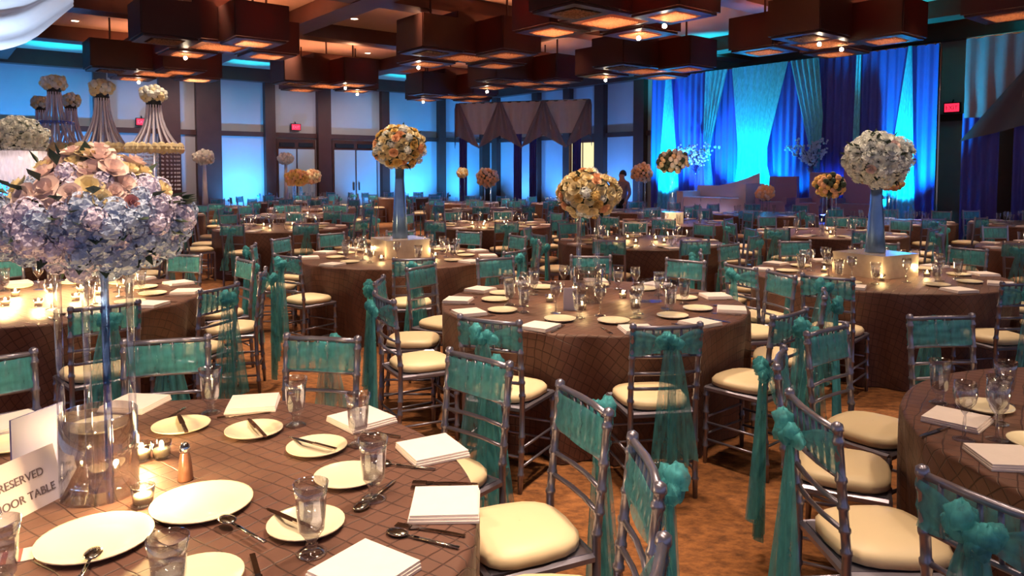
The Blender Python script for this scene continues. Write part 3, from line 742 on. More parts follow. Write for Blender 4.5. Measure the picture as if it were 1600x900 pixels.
def bloom_head(t, c, rx, rz, n, size, pick, seed, leaves=14, lo=-1.0, core='leaf', dome=0):
    rnd = random.Random(seed)
    MB().ball(c, 1, 12, 8, (rx*(.74-.3*dome), rx*(.74-.3*dome), rz*(.74-.2*dome))).obj('foam_core', core, t)
    for d in fib(n):
        if d.z < lo: continue
        nm, me, k = pick(d, rnd); s = size*k*rnd.uniform(.85, 1.2); j = rnd.uniform(.82, 1.02)
        q = 1-dome*max(0, d.z+.1)
        p = (c[0]+d.x*rx*j*.88*q, c[1]+d.y*rx*j*.88*q, c[2]+d.z*rz*j*.88)
        link(nm, me, t, p, rot=Vector((d.x/rx, d.y/rx, d.z/rz)).to_track_quat('Z', 'Y').to_euler(), sc_=s)
    for k in range(leaves):
        d = Vector((rnd.gauss(0, 1), rnd.gauss(0, 1), rnd.gauss(0, .6))).normalized()
        link('leaf', LEAF, t, (c[0]+d.x*rx*.8, c[1]+d.y*rx*.8, c[2]+d.z*rz*.8), rot=(d.to_track_quat('Y', 'Z')).to_euler(), sc_=size*1.6)
def bloom_stuff(t, c, rx, rz, n, size, mats, seed):
    rnd = random.Random(seed); bs = [MB() for _ in mats]
    for d in fib(n):
        j = rnd.uniform(.8, 1.05); bs[rnd.randrange(len(mats))].ball((c[0]+d.x*rx*j*.9, c[1]+d.y*rx*j*.9, c[2]+d.z*rz*j*.9), size*rnd.uniform(.8, 1.25), 5, 4)
    for b, m in zip(bs, mats): tag(b.obj('blossoms', m, t), kind='stuff')
    MB().ball(c, 1, 10, 6, (rx*.75, rx*.75, rz*.75)).obj('foam_core', 'leaf', t)
def pick_from(*opts):
    tot = sum(o[-1] for o in opts)
    def f(d, rnd):
        x = rnd.uniform(0, tot)
        for nm, me, k, w_ in opts:
            x -= w_
            if x <= 0: return nm, me, k
        return opts[0][:3]
    return f
def tube_stand(t, h, s, blue=None, glassr=.1):
    for i, (x, y) in enumerate(((-s, -s), (s, -s), (s, s), (-s, s))):
        MB().lathe([(.0105, 0), (.0105, h)], 10, (x, y, 0), True).obj('acrylic_post', 'blueglass' if blue == i else 'acrylic', t, True)
    MB().box((0, 0, h), (2*s+.05, 2*s+.05, .01)).obj('top_plate', 'acrylic', t)
    MB().lathe([(.001, .003), (glassr, .003), (glassr, .0), (glassr+.003, .0), (glassr+.003, .24), (glassr, .24), (glassr, .006), (.001, .006)], 24).obj('glass_cylinder', 'glass', t, True)
def flare_vase(t, z0, h, m='vase'):
    MB().lathe([(.001, z0), (.085, z0), (.088, z0+.01), (.07, z0+h*.4), (.05, z0+h*.8), (.048, z0+h), (.044, z0+h), (.046, z0+h*.8), (.066, z0+h*.4), (.08, z0+.015), (.001, z0+.015)], 20).obj('flared_vase', m, t, True)

# ------------------------------------------------------------------ table plan
HOUR = ['twelve', 'one', 'two', 'three', 'four', 'five', 'six', 'seven', 'eight', 'nine', 'ten', 'eleven']
def hour(phi): return HOUR[int(round(3 - phi/30.0)) % 12]
T9 = lambda s: [s+40*k for k in range(9)]
T = {
 'A': (-1.16, 1.93, 'the nearest round table', [80, 107, 133, 48, 22.5, 1, -21.5], 2),
 'B': (.57, 5.2, 'the middle cream-cluster table', [-117, -82, -51, -20, 14, 52, 84, 118, 150, 178, 206], 2),
 'C': (2.51, 2.42, 'the round table cut at right', [181, 155, 129, 98, 207], 2),
 'D': (-3.42, 5.35, 'the candlelit table at left', [-16.5, -46, 14, 45, 76, 106, 135], 2),
 'E': (-1.22, 8.0, 'the table with cream flower ball', [-124, -77, -35, 0, 32, 64, 98, 132, 162, 192], 2),
 'H': (3.27, 6.6, 'the table with white flower ball', [-128, -78, -40, -5, 30, 62, 95, 130, 163, 203], 2),
 'D2': (-5.56, 8.3, 'the crystal lampshade table', T9(-70), 0),
 'F': (-3.8, 12.1, 'the candlelit table past the cream ball', T9(-100), 0),
 'G': (1.68, 9.66, 'the candle table behind the cream cluster', T9(-115), 0),
 'L': (-.38, 12.6, 'the candle table right of cream ball', T9(-80), 0),
 'M': (4.75, 11.0, 'the yellow cluster table before stage', T9(-95), 0),
 'N': (6.76, 8.7, 'the table cut at right edge', T9(-110), 0),
 'P1': (-7.76, 18.6, 'the white mushroom bouquet table', T9(-60), 0),
 'P2': (-6.63, 21.6, 'the far white bouquet table', T9(-75), 0),
 'P3': (-4.43, 15.2, 'the larger orange cluster table', T9(-90), 0),
 'P4': (-4.97, 18.3, 'the smaller orange cluster table', T9(-100), 0),
 'P6': (-6.96, 25.0, 'the table before the double doors', T9(-85), 0),
 'P7': (-3.7, 25.0, 'the table behind the cream ball vase', T9(-80), 0),
 'P9': (-.58, 17.5, 'the peach cluster table mid hall', T9(-95), 0),
 'P10': (1.6, 20.8, 'the table before the swag arch', T9(-70), 0),
 'P12': (2.75, 17.0, 'the pink clusters table', T9(-85), 0),
 'P13': (2.9, 13.3, 'the lit box white bouquet table', T9(-105), 0),
 'P14': (-7.5, 15.2, 'the table behind the crystal towers', T9(-90), 0),
 'P15': (-1.44, 21.3, 'the small yellow bouquet table', T9(-75), 0),
 'P16': (6.9, 13.4, 'the orange cluster table by stage', T9(-95), 0),
 'P17': (9.2, 12.8, 'the table before the taupe curtain', T9(-100), 0),
 'P20': (5.4, 15.7, 'the table at the stage front', T9(-80), 0),
}
TLAB = {
 'A': 'round table in brown pintucked cloth, nearest the camera with the reserved sign',
 'B': 'round table in brown satin cloth under the cream flower cluster, mid floor',
 'C': 'round table in dark brown cloth cut by the right frame edge, nearest there',
 'D': 'round brown clothed table with many lit candles behind the blue-lavender flowers',
 'E': 'round brown clothed table carrying a cream flower ball on a mirrored box',
 'H': 'round brown clothed table carrying a white flower ball on a blue vase',
}
NEAR_LAB = {
 ('A', 0): 'silver chair with teal wrapped back, directly across the nearest table',
 ('A', 1): 'silver chair with teal wrapped back behind the acrylic posts, across the nearest table',
 ('A', 2): 'silver chair with teal wrapped back, cut by the left edge behind nearest table',
 ('A', 3): 'silver chair with teal back turned half sideways beside the nearest table',
 ('A', 4): 'silver chair with bright ivory seat pulled up beside nearest table, back slanting',
 ('A', 5): 'silver chair seen edge-on with big teal bow, right of the nearest table',
 ('A', 6): 'silver chair mostly below the frame, only its finial and rail showing',
 ('B', 0): 'silver chair with teal bow and long tails before the middle table',
 ('B', 1): 'silver chair seen from behind with knotted teal bow at middle table front',
 ('B', 2): 'silver chair side-on at the middle table with shaded ivory seat',
 ('C', 0): 'silver chair with large ivory seat and long teal tail at right table',
 ('C', 1): 'silver chair with ivory seat second along the right table, back angled',
 ('C', 2): 'silver chair with wrapped teal back facing the camera beside right table',
 ('C', 3): 'silver chair with teal wrapped back on far side of right table',
 ('C', 4): 'silver chair in the lower right corner with teal knot in its back',
 ('D', 0): 'silver chair with long pale green tail right of the candlelit left table',
 ('D', 1): 'silver chair with teal band before the candlelit left table',
 ('E', 0): 'silver chair with green bow and ivory seat before the cream ball table',
 ('H', 0): 'silver chair with long teal bow before the white ball table',
}
RS = random.Random(11)
PLACED = []
for key, (tx, ty, ph, angs, det) in T.items():
    table(tx, ty, TLAB.get(key, 'round brown clothed table, ' + ph.replace('the ', '', 1).replace('table', 'one')), det == 2)
    for k, a in enumerate(angs):
        r = 1.285 if det == 2 else 1.29
        ja = a + (RS.uniform(-3, 3) if det == 0 else 0); q = math.radians(ja)
        x, y = tx+r*math.cos(q), ty+r*math.sin(q)
        if det == 0 and (any((x-u)**2+(y-v)**2 < .7**2 for u, v in PLACED) or any(o != key and (x-T[o][0])**2+(y-T[o][1])**2 < 1.36**2 for o in T)): continue
        PLACED.append((x, y))
        rz = q+PI/2 + (RS.uniform(-.12, .12) if det == 0 else RS.uniform(-.05, .05))
        lab = NEAR_LAB.get((key, k)) or 'silver chair with teal sash at %s o\'clock of %s' % (hour(a), ph)
        chair(x, y, rz, lab, 'chairs with teal sashes', det == 2)
# one chair standing off on its own beside the left aisle
chair(-5.55, 13.5, -1.2, 'silver chair with long teal sash standing alone in the left aisle', 'chairs with teal sashes', False)

# place settings of every table but the nearest one and the cut one at right
for key, (tx, ty, ph, angs, det) in T.items():
    if key in ('A', 'C'): continue
    near = det == 2
    for a in angs:
        q = math.radians(a); c, s = math.cos(q), math.sin(q); h = hour(a)
        P = lambda r, o: (tx+r*c-o*s, ty+r*s+o*c)
        jr = RS.uniform(-.03, .03)
        x, y = P(.71+jr, RS.uniform(-.05, .05)); plate(x, y, 'small cream plate at %s o\'clock of %s' % (h, ph), 'dessert plates', 0 if near else 2)
        x, y = P(.955, RS.uniform(-.04, .04)); napkin(x, y, q+RS.uniform(-.15, .15), 'folded white napkin at %s o\'clock of %s' % (h, ph), 'folded napkins', near)
        x, y = P(.60+jr, .135); goblet(x, y, 'footed water glass at %s o\'clock of %s' % (h, ph), 'water glasses', near)
        if near or ty < 14:
            x, y = P(.50+jr, -.07); wine(x, y, 'stemmed wine glass at %s o\'clock of %s' % (h, ph), 'wine glasses', near)
        if key in ('B', 'D'):
            for kind, o in (('fork', -.15), ('knife', .14)):
                x, y = P(.93, o); cutlery(kind, x, y, q-PI/2+RS.uniform(-.1, .1), 'steel %s at %s o\'clock of %s' % (kind, h, ph), 'steel cutlery')
# votives
for key, num, pw in (('B', 5, .5), ('D', 8, 5), ('E', 4, .9), ('H', 4, 1.0), ('F', 4, 1.2), ('G', 5, .9), ('L', 5, 1.0), ('D2', 2, .8), ('M', 2, .6), ('P10', 3, .9), ('P3', 2, .8), ('N', 3, 1.2)):
    tx, ty, ph = T[key][:3]
    for k in range(num):
        q = 2*PI*k/num - 1.9; r = .30+.05*(k % 2)
        r = .42 if key in ('E', 'H') else r
        votive(tx+r*math.cos(q), ty+r*math.sin(q), 'lit votive candle near %s o\'clock on %s' % (hour(math.degrees(q)), ph), 'votive candles', pw)

# ------------------------------------------------------------------ nearest table, set by hand
for x, y, lab in ((-1.05, 1.81, 'large cream plate in front of the glass cylinder, spoon on its rim'), (-.865, 2.01, 'large cream plate right of the candles on the nearest table')):
    plate(x, y, lab, 'dinner plates', 1)
for x, y, lab in ((-.541, 1.887, 'small cream plate under the knife behind the front goblet'), (-.500, 2.19, 'small cream plate half hidden behind the right goblet'),
                  (-.655, 2.426, 'small cream plate between the middle goblets, near table right'), (-.922, 2.585, 'small cream plate left of the middle goblet on the nearest table'),
                  (-1.203, 2.632, 'small cream plate before the leftmost tall goblet, nearest table'), (-.715, 1.63, 'small cream plate behind the goblet at the bottom frame edge'),
                  (-1.70, 2.455, 'small cream plate at the left frame edge above the sign'), (-1.50, 2.63, 'small cream plate behind the acrylic flower posts')):
    plate(x, y, lab, 'dessert plates', 0)
for x, y, lab in ((-.490, 1.755, 'footed water glass in front of the plate with a knife'), (-.395, 2.055, 'footed water glass beside the napkin stack on the right'),
                  (-.525, 2.47, 'footed water glass before the angled napkin at table far right'), (-.795, 2.665, 'footed water glass second from the right along the far rim'),
                  (-1.165, 2.80, 'footed water glass third from the right along the far rim'), (-.715, 1.49, 'footed water glass cut by the bottom frame edge'),
                  (-1.115, 1.56, 'footed water glass in the lower left corner')):
    goblet(x, y, lab, 'water glasses')
for x, y, rz, lab in ((-.265, 2.40, .5, 'folded white napkin lying askew below the half sideways chair'), (-.185, 2.0, .03, 'folded white napkin square to the right table rim'),
                      (-.345, 1.66, -.62, 'folded white napkin at the bottom frame edge'), (-.56, 2.70, .75, 'folded white napkin behind the middle goblet, corner to camera'),
                      (-1.03, 2.885, .2, 'folded white napkin at the far rim between two goblets'), (-1.50, 2.885, -.15, 'folded white napkin at the far rim behind the acrylic posts'),
                      (-1.84, 2.66, -.6, 'folded white napkin at the far rim near left frame edge')):
    napkin(x, y, rz, lab, 'folded napkins')
def cut2(kind, p, q, lab, z=TZ, tilt=0):
    d = Vector(q)-Vector(p); m = (Vector(p)+Vector(q))/2
    cutlery(kind, m.x, m.y, math.atan2(d.y, d.x)-PI/2, lab, 'steel cutlery', z, tilt)
cut2('spoon', (-.965, 1.58), (-1.012, 1.75), 'steel spoon with its bowl on the rim of the front large plate', TZ+.014)
cut2('spoon', (-.631, 1.79), (-.781, 1.915), 'steel spoon with its bowl on the right large plate', TZ+.014)
cut2('knife', (-.50, 1.83), (-.647, 1.938), 'steel butter knife lying across the plate behind the front goblet', TZ+.018)
cut2('fork', (-.13, 1.84), (-.30, 1.895), 'steel fork in front of the napkin at the right rim')
cut2('spoon', (-.165, 1.79), (-.325, 1.862), 'steel spoon beside the napkin at the bottom edge')
cut2('knife', (-.61, 1.70), (-.56, 1.60), 'steel knife at the bottom edge left of the napkin')
cut2('spoon', (-.355, 2.16), (-.44, 1.94), 'steel spoon between the two right goblets')
cut2('fork', (-.12, 2.115), (-.285, 2.125), 'steel fork just behind the square napkin')
cut2('fork', (-.12, 2.15), (-.285, 2.16), 'second steel fork just behind the square napkin')
cut2('knife', (-.43, 2.55), (-.55, 2.60), 'steel knife before the corner-on napkin')
cut2('fork', (-1.29, 2.84), (-1.30, 2.68), 'steel fork right of the napkin behind the posts')
cut2('knife', (-1.15, 2.55), (-1.24, 2.70), 'steel butter knife on the plate before the third goblet', TZ+.018)
cut2('knife', (-.62, 2.40), (-.72, 2.46), 'steel butter knife on the plate between the middle goblets', TZ+.018)
cut2('knife', (-.87, 2.52), (-.95, 2.64), 'steel butter knife on the plate left of the middle goblet', TZ+.018)
cut2('fork', (-.95, 2.80), (-1.10, 2.74), 'steel fork lying before the far rim napkin')
cut2('spoon', (-.30, 2.27), (-.42, 2.30), 'steel spoon before the askew napkin')
votive(-1.20, 2.34, 'bright votive candle behind the glass cylinder on the nearest table', 'votive candles', 5.0)
votive(-1.145, 2.36, 'second bright votive candle behind the glass cylinder', 'votive candles', 0)
votive(-1.035, 2.02, 'bright votive candle between the two large plates', 'votive candles', 4.0)
votive(-1.285, 1.74, 'votive candle at the left frame edge before the sign', 'votive candles', 1.0)
t = thing('pepper_shaker', 'tapered amber glass pepper shaker with a steel cap', 'shaker', (-.99, 2.186, TZ))
MB().lathe([(.001, 0), (.023, 0), (.024, .004), (.02, .05), (.0135, .085)], 10).obj('body', 'pepper', t, True)
MB().lathe([(.0135, .085), (.016, .088), (.016, .1), (.011, .113), (.001, .117)], 10).obj('cap', 'chrome', t, True)
# sign: a folded card, its face to the right of the table
t = thing('reserved_sign', 'white tent card lettered RESERVED NOOR TABLE beside the flower stand', 'sign', (-1.365, 1.945, TZ), math.atan2(.97, .24))
tl = .27
MB().grid(lambda u, v: (-.15+.3*u, -.04+.04*v, .15*v), 1, 1).grid(lambda u, v: (.15-.3*u, .04-.04*v, .15*v), 1, 1).obj('card', 'card', t)
text('RESERVED', .031, 'ink', t, (.03, -.04+.04*.55-.002, .082), (PI/2-tl, 0, 0), 'lettering')
text('NOOR TABLE', .031, 'ink', t, (.03, -.04+.04*.22-.002, .032), (PI/2-tl, 0, 0), 'lettering')
t = thing('printed_program', 'small striped red and white card lying on the nearest table', 'card', (-1.215, 1.735, TZ), .5)
MB().box((0, 0, .001), (.10, .07, .002)).obj('sheet', 'program', t)
for k in range(2): MB().box((-.012+.03*k, 0, .0024), (.012, .07, .0008)).obj('stripe', 'stripe', t)
t = thing('menu_holder', 'clear acrylic menu holder behind the reserved sign', 'holder', (-1.43, 2.18, TZ), math.atan2(.97, .24))
MB().box((0, 0, .004), (.2, .08, .008)).obj('base', 'blueglass', t); MB().box((0, 0, .11), (.18, .006, .21)).obj('sleeve', 'bluecard', t)

# centrepiece of the nearest table
t = thing('flower_centerpiece', 'wide lavender-blue hydrangea cluster with blush roses on clear posts, nearest table', 'flowers', (-1.2, 2.1, TZ))
tube_stand(t, .70, .066, 1, .1)
MB().lathe([(.03, .008), (.03, .05), (.001, .05)], 10).obj('blue_light', 'blueglass', t)
def pickA(d, rnd):
    if d.z > .62: return rnd.choice((('rose', ROSE['rose_pink'], 1.0), ('rose', ROSE['rose_pink'], 1.15), ('hydrangea', HYD['hyd_lav'], .9), ('rose', ROSE['rose_cream'], .9)))
    if d.z > .15: return rnd.choice((('rose', ROSE['rose_pink'], .95), ('hydrangea', HYD['hyd_lav'], .9), ('hydrangea', HYD['hyd_blue'], .9), ('rose', ROSE['rose_red'], .75), ('rose', ROSE['rose_cream'], .9)))
    return rnd.choice((('hydrangea', HYD['hyd_blue'], 1.1), ('hydrangea', HYD['hyd_blue'], 1.0), ('hydrangea', HYD['hyd_lav'], 1.05)))
bloom_head(t, (0, 0, .82), .285, .19, 230, .034, pickA, 3, 70, dome=.45)
# middle table
tx, ty = T['B'][:2]
t = thing('flower_centerpiece', 'cream and green flower cluster on clear posts over the middle table', 'flowers', (tx-.03, ty, TZ))
tube_stand(t, .62, .066, None, .1)
bloom_head(t, (0, 0, .77), .23, .175, 110, .040, pick_from(('rose', ROSE['rose_cream'], 1, 6), ('hydrangea', HYD['hyd_white'], 1, 2), ('rose', ROSE['rose_gold'], .9, 1), ('hydrangea', HYD['rose_gold'], .9, 1), ('rose', ROSE['rose_peach'], .9, 1)), 5, 20)
for x, y, wd, h, lab in ((-.18, -.30, .09, .15, 'pink upright card beside the candles on the middle table'), (.40, .0, .16, .17, 'clear upright frame right of candles on the middle table')):
    t = thing('table_card', lab, 'card', (tx+x, ty+y, TZ)); MB().box((0, 0, .006), (wd, .05, .012)).obj('base', 'acrylic', t)
    MB().box((0, 0, h/2), (wd, .008, h)).obj('sheet', 'card' if x < 0 else 'acrylic', t)
# mirrored box with flared vase and flower ball
def box_ball(key, head, label, blabel, seed, vh, rb, dx=0):
    tx, ty = T[key][:2]
    b = tag(MB().box((tx+dx, ty, TZ+.1), (.5, .5, .2), .5).obj('mirror_box', 'mirror'), blabel, 'box', 'mirrored boxes')
    t = thing('flower_centerpiece', label, 'flowers', (tx+dx, ty, TZ+.2))
    flare_vase(t, 0, vh)
    bloom_head(t, (0, 0, vh+rb*.7), rb, rb*.84, 110, .05, head, seed, 44)
box_ball('E', pick_from(('rose', ROSE['rose_cream'], 1, 3), ('hydrangea', HYD['hyd_white'], 1, 2), ('rose', ROSE['rose_peach'], .95, 1.5), ('rose', ROSE['rose_gold'], .9, 1)), 'cream and peach flower ball on a tall blue flared vase', 'mirrored square box under the cream flower ball vase', 8, .78, .30)
box_ball('H', pick_from(('rose', ROSE['hyd_white'], 1, 3), ('hydrangea', HYD['hyd_white'], 1.1, 3), ('rose', ROSE['rose_pink'], .9, .5)), 'white flower ball on a tall blue flared vase before the stage', 'mirrored square box under the white flower ball vase', 9, .62, .31)
# crystal lampshade centrepiece, far left
tx, ty = T['D2'][:2]
t = thing('flower_centerpiece', 'white flower ball over a crystal lampshade on a blue column, left edge', 'flowers', (tx, ty, TZ))
MB().lathe([(.001, 0), (.12, 0), (.1, .02), (.09, .75), (.001, .75)], 16).obj('column', 'blueglass', t, True)
MB().lathe([(.26, .80), (.28, 1.15), (.10, 1.17)], 24).obj('lampshade', 'lampshade', t, True)
b = MB()
for k in range(36):
    a = 2*PI*k/36
    for j in range(5): b.ball((.27*math.cos(a), .27*math.sin(a), .79-.035*j*(1+.5*(k % 3 == 0))), .011, 4, 3)
tag(b.obj('crystal_fringe', 'bead', t), kind='stuff')
bloom_head(t, (0, 0, 1.30), .31, .23, 80, .055, pick_from(('hydrangea', HYD['hyd_white'], 1.1, 3), ('rose', ROSE['hyd_white'], 1, 2)), 12, 12)
lamp('lampshade_light', 'POINT', (tx, ty, TZ+1.0), (1, .85, .85), 2.2, shadow_soft_size=.05)
# small centrepieces of the far tables
def far_cluster(key, mats, label, dx=0, h=.62, rx=.24, rz=.18):
    tx, ty = T[key][:2]; t = thing('flower_centerpiece', label, 'flowers', (tx+dx, ty, TZ))
    for x, y in ((-.07, -.07), (.07, -.07), (.07, .07), (-.07, .07)): MB().tube([(x, y, 0), (x, y, h+.1)], .011, 5).obj('acrylic_post', 'acrylic', t)
    bloom_stuff(t, (0, 0, h+.16), rx, rz, 70, .045, mats, hash(key) % 99 if False else len(label))
    return t
def far_ball(key, mats, label, vh=1.0, rb=.27, dx=0):
    tx, ty = T[key][:2]; t = thing('flower_centerpiece', label, 'flowers', (tx+dx, ty, TZ))
    MB().lathe([(.001, 0), (.08, 0), (.06, vh*.4), (.04, vh), (.001, vh)], 10).obj('flared_vase', 'white' if key in ('P1', 'P2') else 'acrylic', t, True)
    bloom_stuff(t, (0, 0, vh+.12), rb, rb*.7, 70, .05, mats, len(label))
far_cluster('P3', ('rose_peach', 'rose_gold'), 'larger orange-lit flower cluster on clear posts, far left of hall')
far_cluster('P4', ('rose_peach', 'rose_cream'), 'orange-lit flower cluster on clear posts behind the larger one', .0)
far_cluster('P9', ('rose_peach', 'rose_pink'), 'peach flower cluster on clear posts in mid hall', 0, .6, .28, .24)
far_cluster('P15', ('rose_gold', 'rose_cream'), 'small yellow bouquet on clear posts right of the cream ball', 0, .7, .17, .14)
far_cluster('P12', ('rose_peach', 'rose_pink'), 'pink-lit flower cluster behind the man, upper of two', .25, .72, .26, .22)
far_cluster('P20', ('rose_peach', 'rose_pink'), 'pink-lit low flower cluster at the stage front', 0, .3, .2, .16)
far_cluster('M', ('rose_gold', 'rose_peach', 'leaf'), 'yellow and orange flower cluster on clear posts before the stage', 0, .55, .23, .18)
far_cluster('P16', ('rose_peach', 'rose_gold'), 'orange flower cluster seen just below the white flower ball', 0, .55, .22, .14)
far_ball('P1', ('hyd_white',), 'white mushroom shaped bouquet on a slim white vase, far left', 1.15, .26)
far_ball('P2', ('hyd_white',), 'white bouquet on a slim white vase before the far exit door', 1.15, .24)
far_ball('P13', ('hyd_white', 'rose_cream', 'leaf'), 'white and cream bouquet on a clear stand at the left drape end', .98, .30)
tx, ty = T['P13'][:2]
tag(MB().box((tx-.06, ty-.28, TZ+.1), (.34, .2, .2), .1).obj('mirror_box', 'mirror'), 'cream lit mirrored box below the white and cream bouquet', 'box', 'mirrored boxes')
lamp('box_light', 'POINT', (tx-.1, ty-.6, TZ+.25), (1, .75, .4), 4, shadow_soft_size=.03)

# ------------------------------------------------------------------ crystal flower towers
def tower(x, y, label, zr, ztop, rr, shelf=False):
    t = thing('flower_tower', label, 'flowers', (x, y, 0))
    MB().lathe([(.001, 0), (.3, 0), (.3, .02), (.03, .05)], 16).obj('base', 'chrome', t, True)
    MB().tube([(0, 0, .03), (0, 0, ztop-.1)], .022, 8).obj('pole', 'chrome', t)
    g = MB()
    for k in range(26):
        a = 2*PI*k/26
        for j in range(2): g.ball((rr*math.cos(a+.1*j), rr*math.sin(a+.1*j), zr+.04*(j-.5)), .04+.022*((k*7) % 5)/4, 6, 4)
    tag(g.obj('ring_garland', 'rose_cream', t), kind='stuff')
    MB().lathe([(rr-.03, zr-.03), (rr+.02, zr-.03), (rr+.02, zr), (rr-.03, zr), (rr-.03, zr-.03)], 24).obj('hoop', 'chrome', t, True)
    for k in range(16):
        a = 2*PI*k/16; pts = []
        for i in range(7):
            s = i/6; r_ = .085+(rr-.085)*s**2.2; pts.append((r_*math.cos(a), r_*math.sin(a), ztop-.12-(ztop-.12-zr)*s))
        MB().tube(pts, .013, 5).obj('bead_strand', 'bead', t)
    c = MB()
    for k in range(30):
        a = 2*PI*k/30
        for j in range(10): c.ball(((rr-.02)*math.cos(a), (rr-.02)*math.sin(a), zr-.06-.055*j), .014, 4, 3)
    tag(c.obj('crystal_curtain', 'bead', t), kind='stuff')
    MB().lathe([(.09, ztop-.16), (.10, ztop-.06)], 12).obj('collar', 'black', t, True)
    bloom_stuff(t, (0, 0, ztop+.02), .17, .12, 46, .04, ('rose_cream', 'hyd_white'), int(x*10) % 50)
    if shelf: MB().lathe([(.001, zr+.35), (.26, zr+.35), (.26, zr+.39), (.001, zr+.39)], 20).obj('glass_shelf', 'blueglass', t, True)
tower(-4.84, 10.0, 'crystal strand tower topped with cream flowers, rightmost of the five', 2.0, 2.70, .32)
tower(-5.76, 10.4, 'crystal strand tower topped with cream flowers, second from the right', 2.02, 2.83, .31)
tower(-6.92, 11.2, 'tallest crystal strand tower, with a blue lit shelf', 2.05, 3.0, .33, True)
tower(-7.75, 13.0, 'blue-lit crystal strand tower behind the tallest one', 2.0, 2.9, .33)
tower(-8.65, 13.6, 'crystal strand tower farthest back beside the white flower ball', 2.0, 2.92, .33)

# ------------------------------------------------------------------ settings of the cut table at right
cx, cy = T['C'][:2]
for x, y, rz, lab in ((1.66, 2.70, .75, 'folded white napkin standing corner-on at the far rim of right table'), (1.60, 2.33, -.12, 'folded white napkin on the near rim of the right table')):
    napkin(x, y, rz, lab, 'folded napkins')
plate(1.80, 2.46, 'small cream plate cut by the right frame edge', 'dessert plates', 0)
plate(1.86, 2.85, 'small cream plate behind the glasses on the right table', 'dessert plates', 0)
for x, y, lab in ((1.575, 2.52, 'wine glass nearest the rim of the right table'), (1.69, 2.52, 'wine glass in the middle of the right table group'), (1.95, 2.6, 'wine glass at the right frame edge')):
    wine(x, y, lab, 'wine glasses')
for x, y, lab in ((1.72, 2.92, 'footed water glass at the far rim of the right table'), (1.80, 2.68, 'footed water glass behind wine glasses on right table'), (1.97, 2.9, 'footed water glass farthest right on the right table')):
    goblet(x, y, lab, 'water glasses')
cutlery('knife', 1.53, 2.60, 2.1, 'steel knife before the corner-on napkin on the right table', 'steel cutlery')
cutlery('fork', 1.66, 2.21, 1.5, 'steel fork beside the near napkin on the right table', 'steel cutlery')
votive(2.05, 2.45, 'votive candle on the right table by the frame edge', 'votive candles', .8)

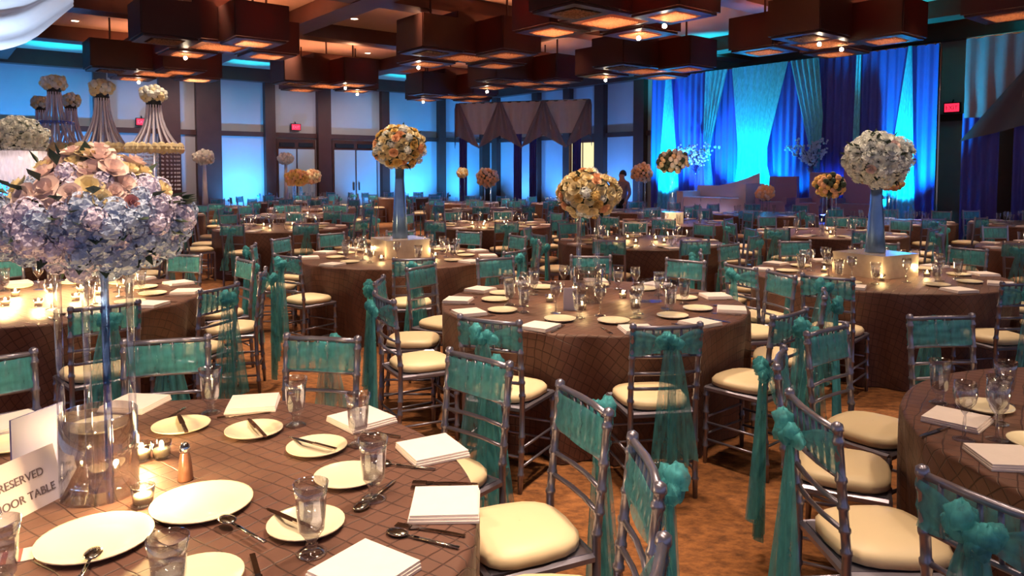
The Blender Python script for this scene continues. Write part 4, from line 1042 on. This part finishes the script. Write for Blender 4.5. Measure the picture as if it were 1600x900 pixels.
# ------------------------------------------------------------------ the man walking past the stage drapes
def man(x, y, rz):
    t = thing('person', 'dark haired man in mauve shirt and black trousers standing in the aisle', 'person', (x, y, 0), rz)
    J = {'pel': ((0, 0, .92), .13), 'sp': ((0, .01, 1.12), .125), 'ch': ((0, .0, 1.30), .145), 'nk': ((0, .01, 1.44), .06), 'hd': ((0, -.02, 1.55), .075), 'top': ((0, -.01, 1.64), .075),
         'hl': ((-.09, 0, .86), .095), 'kl': ((-.10, -.03, .48), .06), 'al': ((-.10, .03, .09), .042), 'tl': ((-.11, -.12, .045), .038),
         'hr': ((.09, 0, .86), .095), 'kr': ((.10, .0, .48), .06), 'ar': ((.11, .05, .09), .042), 'tr': ((.12, -.10, .045), .038),
         'sl': ((-.19, .01, 1.37), .062), 'el': ((-.25, .03, 1.10), .045), 'wl': ((-.22, -.08, .88), .03),
         'sr': ((.19, .01, 1.37), .062), 'er': ((.25, .03, 1.10), .045), 'wr': ((.22, -.1, .89), .03)}
    E_ = [('pel', 'sp'), ('sp', 'ch'), ('ch', 'nk'), ('nk', 'hd'), ('hd', 'top'), ('pel', 'hl'), ('hl', 'kl'), ('kl', 'al'), ('al', 'tl'), ('pel', 'hr'), ('hr', 'kr'), ('kr', 'ar'), ('ar', 'tr'),
          ('ch', 'sl'), ('sl', 'el'), ('el', 'wl'), ('ch', 'sr'), ('sr', 'er'), ('er', 'wr')]
    for s in ('l', 'r'):
        w0 = Vector(J['w'+s][0]); sx = -1 if s == 'l' else 1
        J['p'+s] = (tuple(w0+Vector((0, -.03, -.07))), .026); E_.append(('w'+s, 'p'+s))
        for k in range(4):
            f0 = w0+Vector((0, -.055+.02*k, -.09)); f1 = f0+Vector((-sx*.005, -.008, -.045)); f2 = f1+Vector((-sx*.018, 0, -.03+.006*abs(k-1)))
            for i, p in enumerate((f0, f1, f2)): J['f%s%d%d' % (s, k, i)] = (tuple(p), (.010, .009, .007)[i])
            E_ += [('p'+s, 'f%s%d0' % (s, k)), ('f%s%d0' % (s, k), 'f%s%d1' % (s, k)), ('f%s%d1' % (s, k), 'f%s%d2' % (s, k))]
        J['t'+s+'0'] = (tuple(w0+Vector((-sx*.02, -.055, -.05))), .011); J['t'+s+'1'] = (tuple(w0+Vector((-sx*.03, -.075, -.085))), .009)
        E_ += [('w'+s, 't'+s+'0'), ('t'+s+'0', 't'+s+'1')]
    ks = list(J); me = bpy.data.meshes.new('body'); me.from_pydata([J[k][0] for k in ks], [(ks.index(a), ks.index(b)) for a, b in E_], [])
    o = link('body', me, t); sk = o.modifiers.new('skin', 'SKIN')
    if not me.skin_vertices: bpy.context.view_layer.objects.active = o
    for i, k in enumerate(ks):
        sv = me.skin_vertices[0].data[i]; sv.radius = (J[k][1],)*2; sv.use_root = (k == 'pel')
    o.modifiers.new('sub', 'SUBSURF').levels = 1; o.modifiers['sub'].render_levels = 1
    dg = bpy.context.evaluated_depsgraph_get(); m2 = bpy.data.meshes.new_from_object(o.evaluated_get(dg)); o.modifiers.clear(); o.data = m2
    m2.materials.clear()
    for k in ('skin', 'shirt', 'trousers', 'black'): m2.materials.append(M[k])
    for p in m2.polygons:
        c = p.center; p.use_smooth = True
        p.material_index = 3 if c.z < .1 else 2 if (c.z < .95 and abs(c.x) < .185) else 1 if (c.z > .9 and c.z < 1.42) else 0
    h = MB().ball((0, 0, 1.60), .105, 12, 8, (.86, 1, 1.08))
    h.v = [(v[0], v[1]+.03, max(v[2], 1.545+(.05 if v[1] < -.02 else 0))) for v in h.v]
    h.obj('hair', 'hair', t, True)
    f = MB().ball((0, -.098, 1.555), .016, 6, 5, (.8, 1.2, 1.3)); f.obj('nose', 'skin', t, True)
    for s in (-1, 1):
        MB().ball((s*.03, -.085, 1.585), .010, 6, 4).obj('eye', 'black', t, True)
        MB().ball((s*.082, -.01, 1.56), .022, 6, 5, (.4, .8, 1.3)).obj('ear', 'skin', t, True)
    MB().ball((0, -.088, 1.515), .018, 6, 4, (1.3, .4, .35)).obj('mouth', 'rose_red', t, True)
man(2.84, 19.0, -.9)
